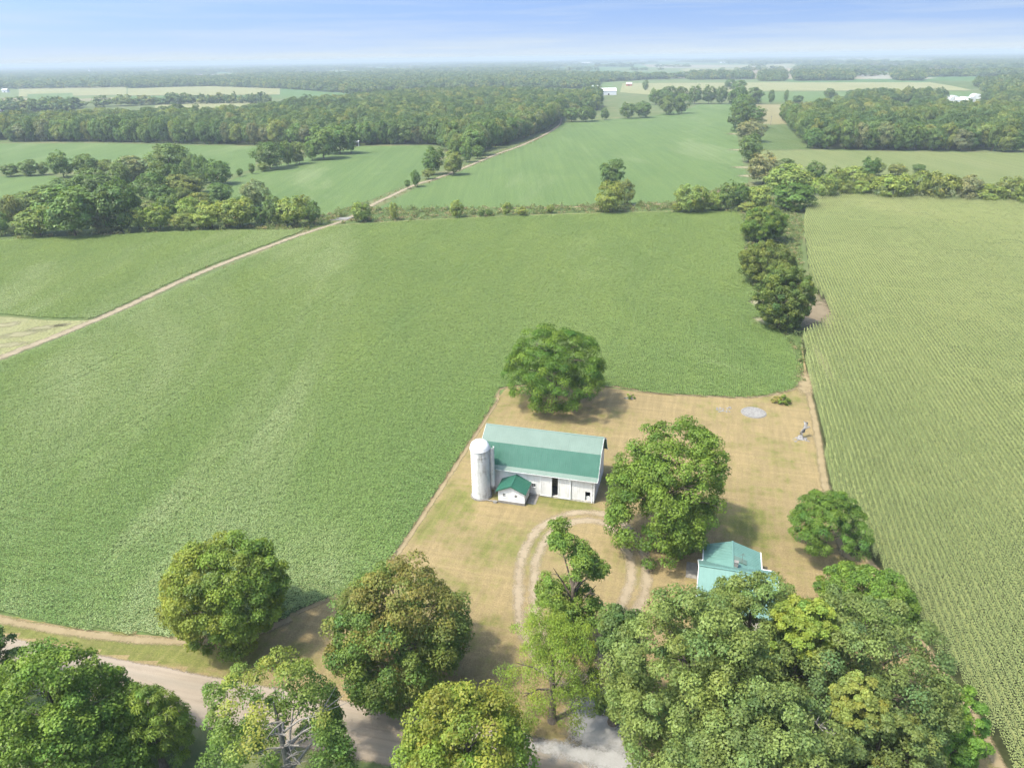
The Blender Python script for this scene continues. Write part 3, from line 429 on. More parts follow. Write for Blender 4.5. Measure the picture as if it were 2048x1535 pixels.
GR = 15000.0
sheet('ground', [(-13500, -400), (13500, -400), (13500, GR), (-13500, GR)], 0.0, M['ground'])
sheet('far_soybean_field', MID_SOY, .05, M['soy_far']); sheet('far_soybean_field', MID_LEFT, .05, M['soy_far']); sheet('far_soybean_field', FAR_LEFT, .05, M['soy_far']); sheet('far_soybean_field', LEFT_EDGE, .05, M['soy_far'])
sheet('hay_field', RIGHT_HAY, .05, M['hay']); sheet('pasture_field', RIGHT_GREEN, .06, M['hay_green']); sheet('grain_field', RIGHT_TAN, .05, M['tan_field'])
sheet('far_corn_field', FAR_CORN, .2, M['pale_field']); sheet('far_green_field', FAR_GREEN, .2, M['soy_far']); sheet('far_dark_field', FAR_DARK, .25, M['hay_green'])
for i, (poly, k) in enumerate(FAR_FIELDS): sheet('distant_field', poly, .4 + .06 * i, {'tan': M['pale_field'], 'green': M['soy_far'], 'brown': M['brown_field'], 'grey': M['grey_field']}[k])
sheet('ditch_verge', DITCH_STRIP, .02, M['hay_green']); sheet('weedy_corner', WEEDS, .02, M['pale_field'])

def lawn():
    xs = np.arange(-62, 82, .9); ys = np.arange(30, 126, .9); X, Y = np.meshgrid(xs, ys); poly = smooth_line(LAWN, 4, True)
    ok = inside(poly, X, Y); n = len(xs)
    idx = np.arange(X.size).reshape(X.shape); cell = ok[:-1, :-1] & ok[1:, :-1] & ok[:-1, 1:] & ok[1:, 1:]
    # greener round the farm buildings, under the west side and on the road verge
    lx = (X - BARN[0]) * E1[0] + (Y - BARN[1]) * E1[1]; ly = (X - BARN[0]) * E2[0] + (Y - BARN[1]) * E2[1]
    lush = 0.6 * np.exp(-((lx + 19) / 5.0) ** 2 - ((ly + 2) / 9) ** 2) + 1.5 * np.exp(-((lx + 8.5) / 9.5) ** 4 - ((ly + 1.2) / 2.0) ** 2) + .45 * np.exp(-((lx + 13) / 8) ** 2 - ((ly + 12) / 8) ** 2)
    lush += .9 * np.exp(-((lx - 21) / 4) ** 2 - ((ly - 1) / 5) ** 2) + 2.6 * np.exp(-((X + 48) / 15) ** 4 - ((Y - (61.2 - .235 * (X + 45))) / 1.7) ** 2)
    f = np.stack([idx[:-1, :-1], idx[:-1, 1:], idx[1:, 1:], idx[1:, :-1]], 2)[cell]
    v = np.stack([X.ravel(), Y.ravel(), np.full(X.size, .012)], 1); used = np.unique(f); re = np.full(X.size, -1); re[used] = np.arange(len(used))
    o = add('lawn', npmesh('lawn', v[used], re[f], M['lawn'], lush=('POINT', 'FLOAT', lush.ravel()[used]))); tag(o, kind='structure')
    sheet('lawn_edge', poly, .006, M['lawn'])
lawn()
sheet('field_margin', BANK, .01, M['hay_green'])
_d = np.array(ROAD_FAR[1]) - np.array(ROAD_FAR[0]); _d /= np.linalg.norm(_d); _n = np.array([_d[1], -_d[0]]); _c = np.array(ROAD_FAR[0]) + _n * 3.1
ribbon('road', [tuple(_c + _d * s) for s in np.arange(-180, 260, 4)], 3.25, .02, M['road'])
ribbon('farm_lane', smooth_line(LANE, 8), 2.1, .07, M['lane'])
ribbon('driveway_loop', smooth_line(DRIVE_W + DRIVE_E[1:], 8), 1.8, .026, M['drive'], taper=4)
blob('driveway_apron', (8.0, 49.3), 4.6, 6.2, .1, .030, M['apron']); blob('driveway_apron', (8.2, 45.9), 12.0, 1.7, -.23, .034, M['apron'])
blob('bare_soil', (77.0, 172.0), 9.5, 23, FARM, .03, M['soil'])
blob('bare_corner', (58.8, 129.5), 2.8, 9.5, -.3, .031, M['edge'])
for x, y, rx, ry in SANDY: blob('sandy_patch', (x, y), rx, ry, FARM, .075, M['dust'])
for x, y, rx, ry in CORNER: blob('dry_patch', (x, y), rx, ry, .4, .03, M['dust'])
for x, y, rx, ry in THIN: blob('thin_crop_patch', (x, y), rx * 1.25, ry * 1.25, FARM, .02, M['dust'])
blob('bare_soil', (-1.0 + 67.6, 140), 1.6, 14, -.2, .016, M['soil'])
ribbon('soil_strip', smooth_line([(p[0] + .4, p[1] + .3) for p in SOY_MAIN[17:31]], 6), .6, .022, M['edge'])
ribbon('soil_strip', smooth_line([(p[0] - .5, p[1]) for p in CORN[9:20]], 6), .9, .023, M['edge'])
ribbon('soil_strip', smooth_line([(p[0], p[1] - .7) for p in SOY_MAIN[30:]], 6), .9, .024, M['edge'])
ribbon('soil_strip', smooth_line([(p[0], p[1] + 1.2) for p in SOY_MAIN[4:9]], 6), 1.2, .06, M['edge'])
ribbon('soil_strip', smooth_line([(p[0], p[1] - 2.0) for p in MID_SOY[-3:]], 6), 1.8, .064, M['edge'])

# ------------------------------------------------------------------ instanced crops
def lib(name, objs):
    c = bpy.data.collections.new(name)
    for o in objs: c.objects.link(o)
    return c
def scatter(name, pts, variant, rot, scl, coll, label=None, cat=None):
    """one object whose points carry copies of the library pieces"""
    me = bpy.data.meshes.new(name); n = len(pts); me.vertices.add(n); me.vertices.foreach_set('co', np.ascontiguousarray(pts, np.float32).ravel())
    a = me.attributes.new('variant', 'INT', 'POINT'); a.data.foreach_set('value', np.ascontiguousarray(variant, np.int32))
    a = me.attributes.new('turn', 'FLOAT_VECTOR', 'POINT'); z = np.zeros((n, 3), np.float32); z[:, 2] = rot; a.data.foreach_set('vector', z.ravel())
    a = me.attributes.new('grow', 'FLOAT_VECTOR', 'POINT'); a.data.foreach_set('vector', np.ascontiguousarray(np.broadcast_to(scl, (n, 3)), np.float32).ravel())
    me.update(); o = add(name, me); g = bpy.data.node_groups.new(name, 'GeometryNodeTree')
    g.interface.new_socket('Geometry', in_out='INPUT', socket_type='NodeSocketGeometry'); g.interface.new_socket('Geometry', in_out='OUTPUT', socket_type='NodeSocketGeometry')
    i, ou = g.nodes.new('NodeGroupInput'), g.nodes.new('NodeGroupOutput'); ip = g.nodes.new('GeometryNodeInstanceOnPoints'); ci = g.nodes.new('GeometryNodeCollectionInfo')
    ci.inputs['Collection'].default_value = coll; ci.inputs['Separate Children'].default_value = True; ci.inputs['Reset Children'].default_value = True; ip.inputs['Pick Instance'].default_value = True
    def na(nm, ty):
        x = g.nodes.new('GeometryNodeInputNamedAttribute'); x.data_type = ty; x.inputs['Name'].default_value = nm; return x.outputs['Attribute']
    g.links.new(i.outputs[0], ip.inputs['Points']); g.links.new(ci.outputs[0], ip.inputs['Instance']); g.links.new(na('variant', 'INT'), ip.inputs['Instance Index'])
    e2r = g.nodes.new('FunctionNodeEulerToRotation'); g.links.new(na('turn', 'FLOAT_VECTOR'), e2r.inputs[0]); g.links.new(e2r.outputs[0], ip.inputs['Rotation'])
    g.links.new(na('grow', 'FLOAT_VECTOR'), ip.inputs['Scale']); g.links.new(ip.outputs[0], ou.inputs[0])
    m = o.modifiers.new('scatter', 'NODES'); m.node_group = g
    return tag(o, label, cat, kind='stuff')

def frames(nrm, rng):
    """two tangents per normal, turned at random"""
    h = rng.normal(size=nrm.shape); t = np.cross(nrm, h); t /= np.linalg.norm(t, axis=1)[:, None] + 1e-9; b = np.cross(nrm, t); return t, b
def rhombs(p, nrm, ln, wd, rng, droop=0.0, axis=None):
    """one pointed four-cornered leaf per point, slightly folded"""
    if axis is None: t, b = frames(nrm, rng)
    else:
        t = axis - nrm * (axis * nrm).sum(1)[:, None]; t /= np.linalg.norm(t, axis=1)[:, None] + 1e-9; b = np.cross(nrm, t)
    ln = np.asarray(ln)[:, None]; wd = np.asarray(wd)[:, None]; dz = np.array([0, 0, -1.0]) * droop * ln
    v = np.stack([p - t * ln * .5, p + b * wd * .5 + nrm * wd * .12, p + t * ln * .5 + dz, p - b * wd * .5 + nrm * wd * .12], 1)
    f = np.arange(len(p) * 4).reshape(-1, 4); return v.reshape(-1, 3), f
def grey(n, rng, lo, hi, hue=.06):
    k = rng.uniform(lo, hi, n); h = rng.normal(0, hue, (n, 2)); return np.stack([k * (1 + h[:, 0]), k, k * (1 + h[:, 1]), np.ones(n)], 1)

def soy_tile(name, size, seed):
    rng = np.random.default_rng(seed); n = int(size * size * 72)
    xy = rng.uniform(-size / 2, size / 2, (n, 2)); row = .76
    xy[:, 0] = np.round(xy[:, 0] / (row / 2)) * (row / 2) + rng.normal(0, .10, n)          # drilled rows nearly closed over
    z = .42 + rng.normal(0, .06, n) + .05 * np.sin(xy[:, 1] * 2.1 + seed) * np.cos(xy[:, 0] * 1.7); z = np.where(rng.random(n) < .10, z * .6, z)
    nr = np.stack([rng.normal(0, .34, n), rng.normal(0, .34, n), np.ones(n)], 1); nr /= np.linalg.norm(nr, axis=1)[:, None]
    v, f = rhombs(np.column_stack([xy, z]), nr, rng.uniform(.13, .23, n), rng.uniform(.10, .17, n), rng, .2)
    return bpy.data.objects.new(name, npmesh(name, v, f, M['soy'], leafcol=('FACE', 'FLOAT_COLOR', grey(n, rng, .85, 1.15))))
def corn_tile(name, size, seed):
    rng = np.random.default_rng(seed); rows = int(round(size / .76)); V = []; Fc = []; C = []; b = 0; per = max(1, int(round(size / .25)))
    for r in range(rows):
        for k in range(per):
            px = -size / 2 + (r + .5) * .76 + rng.normal(0, .018); py = -size / 2 + (k + .5) * size / per + rng.normal(0, .05); hgt = rng.normal(2.25, .07); az = rng.uniform(0, math.pi)
            nl = 9
            for i in range(nl):
                zz = hgt * (.28 + .68 * i / (nl - 1)); a = az + math.pi * i + rng.normal(0, .4); L = rng.uniform(.18, .29) * (1 - .45 * (i / (nl - 1)) ** 2); d = np.array([math.cos(a), math.sin(a), 0]); s = np.array([-d[1], d[0], 0]) * .045
                o = np.array([px, py, zz]); m_ = o + d * L * .5 + np.array([0, 0, L * .32]); e = o + d * L + np.array([0, 0, L * rng.uniform(-.25, .12)])
                V += [o - s * .7, o + s * .7, m_ + s, m_ - s, e + s * .25, e - s * .25]; Fc += [(b, b + 1, b + 2, b + 3), (b + 3, b + 2, b + 4, b + 5)]; b += 6; g = rng.uniform(.8, 1.15); C += [(g, g, g, 1)] * 2
            t0 = np.array([px, py, hgt]); s = np.array([math.cos(az), math.sin(az), 0]) * .07; up = np.array([0, 0, .36])
            for sg in (1, -1):
                q = np.array([-s[1], s[0], 0]) * sg
                V += [t0 - s * .2, t0 + s * .2, t0 + up + s + q, t0 + up - s + q]; Fc.append((b, b + 1, b + 2, b + 3)); b += 4; C.append((1.3, 1.18, 1.3, 1))
    return bpy.data.objects.new(name, npmesh(name, np.array(V), np.array(Fc), M['corn'], leafcol=('FACE', 'FLOAT_COLOR', np.array(C))))
def crop(name, poly, cell, tiles_big, tiles_small, label, cat, seed, cut=None, height=None):
    """fill a field: whole 8 x 8 blocks of cells get a big tile, cells along edges and wheel tracks a small one"""
    rng = np.random.default_rng(seed); p = np.array(smooth_line(poly, 4, True)); a = (p - BARN) @ np.stack([E1, E2], 1); lo, hi = a.min(0) - cell, a.max(0) + cell
    nx, ny = [int(math.ceil((h - l) / cell / 8)) * 8 for l, h in zip(lo, hi)]
    gx = lo[0] + (np.arange(nx) + .5) * cell; gy = lo[1] + (np.arange(ny) + .5) * cell; LX, LY = np.meshgrid(gx, gy, indexing='ij')
    X = BARN[0] + LX * E1[0] + LY * E2[0]; Y = BARN[1] + LX * E1[1] + LY * E2[1]
    ok = inside(p, X, Y) & in_view(X, Y, 20)
    low = cut(LX, LY, X, Y) & ok if cut is not None else np.zeros_like(ok)
    if cut is not None:
        for x, y, rx, ry in THIN:
            u = ((X - x) * E1[0] + (Y - y) * E1[1]) / rx; v = ((X - x) * E2[0] + (Y - y) * E2[1]) / ry; ok &= ~(rng.random(X.shape) < 1.5 * (1 - u * u - v * v))
        low &= ok
    blk = (ok & ~low).reshape(nx // 8, 8, ny // 8, 8).all(axis=(1, 3)); big = np.repeat(np.repeat(blk, 8, 0), 8, 1); sm = ok & ~big
    bx = X.reshape(nx // 8, 8, ny // 8, 8).mean(axis=(1, 3))[blk]; by = Y.reshape(nx // 8, 8, ny // 8, 8).mean(axis=(1, 3))[blk]; sx, sy = X[sm], Y[sm]
    pts = np.column_stack([np.concatenate([bx, sx]), np.concatenate([by, sy]), np.full(len(bx) + len(sx), .0)])
    nb, ns = len(tiles_big), len(tiles_small); var = np.concatenate([rng.integers(0, nb, len(bx)), nb + rng.integers(0, ns, len(sx))])
    n = len(pts); rot = FARM + math.pi * rng.integers(0, 2, n); sc = np.ones((n, 3)); sc[:, 2] = rng.uniform(.93, 1.07, n); lw = np.concatenate([np.zeros(len(bx), bool), low[sm]]); sc[lw] *= (.9, .95, .68)
    print(name, 'big', len(bx), 'small', len(sx))
    return scatter(name, pts, var, rot, sc, lib(name + '_pieces', tiles_big + tiles_small), label, cat)
SB = [soy_tile('tile_a%d' % i, 6.0, 10 + i) for i in range(4)]; SS = [soy_tile('tile_b%d' % i, .80, 20 + i) for i in range(4)]
def tracks(LX, LY, X, Y):
    """sprayer wheelings along the rows and one round the headland"""
    m = np.zeros(LX.shape, bool)
    for c in range(-140, 60, 27):
        w = .8 * np.sin(LY * .03 + c)
        for s in (-1.1, 1.1): m |= (np.abs(LX - c - s - w) < .30) & (np.sin(LY * .19 + c * 1.7) + np.sin(LY * .083 + c) > -.35)
    for c in (-33.5, -25.0):
        w = 1.2 * np.sin(LX * .05)
        for s in (-1.1, 1.1): m |= (np.abs(LY - c - s - w) < .30) & (LX < -24) & (np.sin(LX * .23 + c) > -.3)
    return m
crop('soybean_field', SOY_MAIN, .75, SB, SS, 'large dense green soybean field beside the tan farmyard', 'soybean crop', 1, tracks)
SB2 = [o.copy() for o in SB]; SS2 = [o.copy() for o in SS]
crop('soybean_field', SOY_LEFT, .75, SB2, SS2, 'green soybean field left of the sandy lane', 'soybean crop', 2)
CB = [corn_tile('tile_c%d' % i, 6.08, 30 + i) for i in range(3)]; CS = [corn_tile('tile_d%d' % i, .76, 40 + i) for i in range(4)]
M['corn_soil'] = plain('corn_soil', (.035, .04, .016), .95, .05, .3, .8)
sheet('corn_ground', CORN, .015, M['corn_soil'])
crop('corn_field', CORN, .76, CB, CS, 'pale green standing corn in straight rows right of the lawn', 'corn crop', 3)
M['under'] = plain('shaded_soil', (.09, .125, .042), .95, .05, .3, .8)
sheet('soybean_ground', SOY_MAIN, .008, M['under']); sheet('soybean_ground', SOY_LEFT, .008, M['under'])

# weeds: rough grass and low growth that nobody could count
def tuft(name, seed, cols, h=.8, n=46, w=.7):
    rng = np.random.default_rng(seed); p = np.column_stack([rng.normal(0, w * .4, n), rng.normal(0, w * .4, n), rng.uniform(.1, h, n)])
    nr = rng.normal(0, .6, (n, 3)); nr[:, 2] = np.abs(nr[:, 2]) + .3; nr /= np.linalg.norm(nr, axis=1)[:, None]
    v, f = rhombs(p, nr, rng.uniform(.25, .5, n), rng.uniform(.1, .24, n), rng); c = np.array(cols)[rng.integers(0, len(cols), n)] * rng.uniform(.75, 1.25, (n, 1))
    return bpy.data.objects.new(name, npmesh(name, v, f, M['leaf_plain'], leafcol=('FACE', 'FLOAT_COLOR', np.column_stack([c, np.ones(n)]))))
GW = [(.13, .18, .055), (.16, .205, .06), (.2, .22, .085)]; TW = [(.34, .28, .15), (.3, .25, .13), (.2, .2, .08)]
TUFTS = [tuft('tuft_a', 1, GW), tuft('tuft_b', 2, GW, 1.1), tuft('tuft_c', 3, TW, .5), tuft('tuft_d', 4, TW + GW, .6)]
def weeds(name, poly, dens, zs, seed, label, variants=(0, 1, 2, 3), test=None):
    rng = np.random.default_rng(seed); p = np.array(poly); lo, hi = p.min(0), p.max(0); n = int((hi - lo).prod() * dens)
    xy = rng.uniform(lo, hi, (n, 2)); k = inside(p, xy[:, 0], xy[:, 1]) & in_view(xy[:, 0], xy[:, 1], 15)
    if test is not None: k &= test(xy[:, 0], xy[:, 1])
    xy = xy[k]; n = len(xy); s = rng.uniform(*zs, n)
    objs = [TUFTS[v].copy() for v in variants]
    print(name, n)
    return scatter(name, np.column_stack([xy, np.zeros(n)]), rng.integers(0, len(objs), n), rng.uniform(0, 6.28, n), np.stack([s, s, s], 1), lib(name + '_pieces', objs), label, 'weeds')
def band(line, lo, hi): return lambda x, y: (lambda d: (d > lo) & (d < hi))(seg_dist(line, x, y))
_dl = [(-260, 283)] + [tuple(np.array(p) + (0, 4)) for p in SOY_MAIN[4:9]]
weeds('ditch_weeds', [(p[0], p[1]) for p in DITCH_STRIP], .22, (.8, 2.0), 5, 'rough green weeds along the drainage ditch', test=lambda x, y: (seg_dist(LANE, x, y) > 3) & (seg_dist(SOY_MAIN[4:9], x, y) > 2.6) & (x > -95))
weeds('copse_weeds', [(p[0], p[1]) for p in DITCH_STRIP], .06, (1.0, 2.4), 6, 'rough undergrowth below the left copse', test=lambda x, y: x <= -95)
weeds('margin_weeds', BANK, .5, (.5, 1.3), 8, 'dry weeds along the field margin under the three trees')
weeds('lane_weeds', [(-140, 140), (-20, 330), (60, 780), (20, 800), (-90, 330), (-190, 140)], .12, (.4, .9), 11, 'dry grass fringing the sandy lane', (2, 3), test=band(LANE, 2.0, 4.2))

# ------------------------------------------------------------------ trees
def clumps(rng, n, rx, rz, cz, lump=.22, bottom=-.55, inner=.3, asym=None):
    """leaf-mass centres filling a lumpy crown, thick at the shell"""
    d = rng.normal(size=(n * 3, 3)); d /= np.linalg.norm(d, axis=1)[:, None]; d = d[d[:, 2] > bottom][:n]; n = len(d)
    ax = rng.normal(size=(7, 3)); ax /= np.linalg.norm(ax, axis=1)[:, None]; am = rng.uniform(-1, 1, 7)
    lm = 1 + lump * (np.maximum(d @ ax.T, 0) ** 3 * am).sum(1)
    rr = np.where(rng.random(n) < inner, rng.uniform(.35, .75, n), rng.uniform(.78, .98, n)) * lm
    p = d * rr[:, None] * np.array([rx, rx, rz]); p[:, 2] += cz
    if asym is not None: p += asym(p, d)
    return p, d
def leafmass(rng, cen, rad, per, ln, wd, out_c, up=.35, flat=.75, droop=.2, axis_out=False, coh=0.0):
    """leaves over the domes of the clumps"""
    k = len(cen); cid = np.repeat(np.arange(k), per); n = len(cid); d = rng.normal(size=(n, 3)); o = cen[cid] - out_c; o /= np.linalg.norm(o, axis=1)[:, None] + 1e-9
    d = d / np.linalg.norm(d, axis=1)[:, None] + o * .45 + np.array([0, 0, up]); d /= np.linalg.norm(d, axis=1)[:, None]
    p = cen[cid] + d * (rad[cid] * rng.uniform(.55, 1.05, n))[:, None] * np.array([1, 1, flat])
    nr = d * .7 + o * coh + np.array([0, 0, .35]) + rng.normal(0, .38, (n, 3)); nr /= np.linalg.norm(nr, axis=1)[:, None]
    v, f = rhombs(p, nr, ln * rng.uniform(.7, 1.25, n), wd * rng.uniform(.7, 1.25, n), rng, droop, axis=d if axis_out else None); return v, f, cid, p
def limbs(mb, rng, h, cz, rx, rz, r0, n=9, bare=0.0):
    """tapered trunk, main limbs and a few forks reaching into the crown"""
    lean = rng.normal(0, .25, 2); tp = [Vector((lean[0] * t, lean[1] * t, h * .78 * t)) for t in (0, .08, .25, .5, .75, 1)]
    mb.tube(tp, [r0 * 1.5, r0 * 1.05, r0 * .9, r0 * .68, r0 * .42, r0 * .15], 9)
    for i in range(n):
        t = rng.uniform(.28, .8); a = 2.4 * i + rng.normal(0, .3); s = Vector((lean[0] * t, lean[1] * t, h * .78 * t)); L = rx * rng.uniform(.6, .9) * (1.1 - .45 * t); e = s + Vector((math.cos(a) * L, math.sin(a) * L, rz * rng.uniform(.15, .6)))
        m_ = s.lerp(e, .5) + Vector((0, 0, .12 * L)); r = r0 * (.5 - .3 * t); mb.tube([s, m_, e], [r, r * .6, r * .15], 6)
        for j in range(2):
            q = m_.lerp(e, rng.uniform(.1, .6)); a2 = a + rng.choice([-1, 1]) * rng.uniform(.4, .9); L2 = L * rng.uniform(.3, .5)
            mb.tube([q, q + Vector((math.cos(a2) * L2, math.sin(a2) * L2, L2 * rng.uniform(.1, .7)))], [r * .4, r * .08], 5)
def tree(name, spec, label, cat, seed, col, alt=None, alt_amt=0.0, alt_fn=None, leaf=(.42, .30), nclump=190, per=95, crad=.17, lump=.25, bottom=-.5, inner=.28, droop=.2, trunk_mat='bark', asym=None, up=.35, flat=.75, axis_out=False, keep=None, group=None, spread=.2):
    x, y, rx, rz, zb = spec; rng = np.random.default_rng(seed); cz = zb + rz; root = empty(name, (x, y, 0))
    tag(root, label, cat, group)
    mb = MB(); limbs(mb, rng, zb + 2 * rz, cz, rx, rz, .022 * (zb + 2 * rz) + .06); mb.build('trunk', M[trunk_mat], root, True)
    per = int(per * 2.1); leaf = (leaf[0] * .68, leaf[1] * .66); crad *= .92
    cen, d = clumps(rng, nclump, rx * .9, rz * .92, cz, lump, bottom, inner, asym)
    if keep is not None: cen = cen[keep(cen, rng)]
    for ax, (mid, half) in enumerate(((0, rx * .9), (0, rx * .9), (cz, rz * .9))):            # hold the crown to its measured spread
        lo, hi = np.percentile(cen[:, ax], (2, 98)); cen[:, ax] = mid + (cen[:, ax] - (lo + hi) / 2) * 2 * half / (hi - lo) * .88
    rad = crad * (rx * rx * rz) ** (1 / 3) * rng.uniform(.7, 1.3, len(cen)); v, f, cid, p = leafmass(rng, cen, rad, per, leaf[0], leaf[1], np.array([0, 0, cz * .8]), up, flat, droop, axis_out)
    n = len(f); cl = rng.uniform(1 - spread, 1 + spread, len(cen))[cid]; hu = rng.normal(0, .10, len(cen))[cid] + rng.normal(0, .06, n); base = np.array(col) * (cl * rng.uniform(.8, 1.2, n))[:, None] * np.column_stack([1 + hu, 1 + .35 * hu, 1 - .3 * hu])
    if alt is not None:
        w = (alt_fn(cen, rng) if alt_fn else (rng.random(len(cen)) < alt_amt) * rng.uniform(.4, 1, len(cen)))[cid] * rng.uniform(.55, 1, n); base = base * (1 - w[:, None]) + np.array(alt) * (cl * rng.uniform(.8, 1.2, n))[:, None] * w[:, None]
    add('crown', npmesh('crown', v, f, M['leaf'], leafcol=('FACE', 'FLOAT_COLOR', np.column_stack([base, np.ones(n)]))), root)
    return root
N_ = NEAR
LOBES = np.array([(-.30, .1, .88, .26), (.22, 0, .74, .36), (.72, .1, .62, .24), (-.62, -.1, .48, .34), (.05, 0, .40, .42), (.60, -.1, .30, .36), (.2, .1, .10, .36), (-.2, .1, .22, .26)])   # x, y, height, size of the ragged tree's boughs
def ragged(p, d):
    r = np.random.default_rng(12); k = r.choice(len(LOBES), len(p), p=LOBES[:, 3] / LOBES[:, 3].sum()); L = LOBES[k]; s = 4.0 * L[:, 3:4] * r.uniform(.3, 1, (len(p), 1))
    return np.column_stack([L[:, 0] * 3.9, L[:, 1] * 3.9, L[:, 2] * 16]) + d * s - p
def rust(c, rng):
    z = (c[:, 2] - 4) / 12; return np.clip(z * 1.1 + rng.normal(0, .35, len(c)) - .25 + .25 * (c[:, 0] > 0), 0, .85)
def sunlit_left(c, rng): return np.clip(-c[:, 0] / 9 + c[:, 2] / 40 + rng.normal(0, .25, len(c)) - .05, 0, .75)  # sunlight from the left painted into the left and top leaves as yellow
def top_gold(c, rng): return np.clip((c[:, 2] - 9) / 10 + rng.normal(0, .3, len(c)), 0, .7)
tree('maple_tree', N_['yellow_maple'], 'round maple with its sunlit side tinted yellow, between soybean field and gravel road', 'tree', 101, (.076, .115, .026), (.135, .135, .035), alt_fn=sunlit_left, leaf=(.40, .3), nclump=230, per=105, bottom=-.75)
tree('maple_tree', N_['rust_maple'], 'largest maple with rust brown tinted upper leaves beside the road', 'tree', 102, (.06, .10, .03), (.115, .088, .034), alt_fn=rust, leaf=(.40, .28), nclump=280, per=105, lump=.2, bottom=-.8)
tree('maple_tree', N_['orange_maple'], 'yellow green maple with orange tips at the near roadside', 'tree', 103, (.08, .128, .026), (.14, .118, .03), alt_fn=top_gold, leaf=(.36, .27), nclump=230, per=110)
tree('ragged_tree', N_['ragged_tree'], 'narrow ragged tree with bare grey twigs inside the driveway loop', 'tree', 104, (.072, .112, .028), leaf=(.36, .26), nclump=180, per=80, crad=.18, lump=.45, inner=.3, asym=ragged, bottom=-.9)
tree('locust_tree', N_['honey_locust'], 'airy bright green fine leaved tree at the foot of the driveway loop', 'tree', 105, (.095, .135, .026), leaf=(.34, .11), nclump=150, per=85, crad=.2, droop=.5, spread=.15, lump=.3, bottom=-.7)
tree('yard_tree', N_['yard_maple'], 'broad leafy green tree at the right end of the barn', 'tree', 306, (.062, .1, .022), (.088, .13, .028), .3, leaf=(.44, .31), nclump=290, per=95, lump=.4, inner=.22, bottom=-.65, crad=.16)
tree('yard_tree', N_['barn_maple'], 'wide dark green tree with drooping skirts behind the barn', 'tree', 107, (.045, .085, .016), (.085, .125, .022), .3, leaf=(.55, .22), nclump=300, per=85, crad=.15, bottom=-.75, up=.55, axis_out=True)
tree('lawn_tree', N_['lawn_tree'], 'small bright green spreading tree between the lawn and the corn', 'tree', 108, (.055, .1, .024), (.075, .12, .028), .3, leaf=(.40, .15), nclump=170, per=95, crad=.18, up=.5, axis_out=True)
OAK = (.083, .113, .045)
tree('oak_tree', N_['oak_west'], 'big olive green oak in the grove nearest the driveway', 'tree', 109, OAK, (.102, .13, .05), .35, leaf=(.40, .25), nclump=330, per=105, crad=.14, lump=.3)
tree('oak_tree', N_['oak_east'], 'widest grey green oak of the grove next to the corn', 'tree', 110, (.07, .098, .043), (.09, .115, .046), .3, leaf=(.38, .25), nclump=360, per=100, crad=.13, lump=.3)
tree('oak_tree', N_['oak_south'], 'grey green oak at the bottom edge of the grove', 'tree', 111, (.074, .104, .045), (.094, .12, .05), .3, leaf=(.38, .25), nclump=300, per=100, crad=.14)
tree('oak_tree', N_['oak_corner'], 'dark low oak under the corner of the grove', 'tree', 112, (.07, .095, .04), leaf=(.38, .25), nclump=200, per=100, crad=.15)
tree('oak_tree', N_['shade_oak'], 'narrow dark green oak leaning over the driveway', 'tree', 113, (.06, .09, .035), leaf=(.36, .25), nclump=110, per=95, crad=.2)
tree('oak_tree', N_['oak_north'], 'light olive oak spreading over the teal roofed house', 'tree', 122, (.08, .11, .042), (.1, .128, .046), .35, leaf=(.38, .25), nclump=250, per=95, crad=.14, lump=.35, inner=.2)
tree('lime_tree', N_['lime_tree'], 'yellow green tree poking up through the middle of the grove', 'tree', 114, (.10, .135, .032), (.135, .15, .035), .25, leaf=(.36, .26), nclump=110, per=100, crad=.2)
tree('gold_tree', N_['gold_tree'], 'small golden leaved treetop among the grey green oaks', 'tree', 115, (.115, .13, .042), (.095, .12, .042), .4, leaf=(.34, .25), nclump=70, per=90, crad=.25)
tree('shrub', N_['bright_shrub'], 'bright green shrubby tree at the corn side of the grove top', 'tree', 116, (.07, .115, .026), leaf=(.36, .26), nclump=150, per=95, crad=.18)
tree('bright_tree', N_['bright_tree'], 'vivid light green young tree at the lower corn edge', 'tree', 117, (.068, .128, .03), leaf=(.36, .25), nclump=100, per=100, crad=.2)
tree('maple_tree', N_['road_maple'], 'large green maple filling the bottom corner across the road', 'tree', 118, (.068, .112, .026), (.095, .135, .03), .3, leaf=(.38, .28), nclump=280, per=110, lump=.3)
tree('edge_tree', N_['edge_tree'], 'dark green tree cut by the picture edge beside the road', 'tree', 119, (.05, .085, .03), leaf=(.36, .26), nclump=90, per=90, crad=.2)
tree('droop_tree', N_['droop_tree'], 'feathery drooping green tree next to the large roadside maple', 'tree', 120, (.08, .12, .028), leaf=(.5, .12), nclump=110, per=95, crad=.22, axis_out=True, droop=.3)
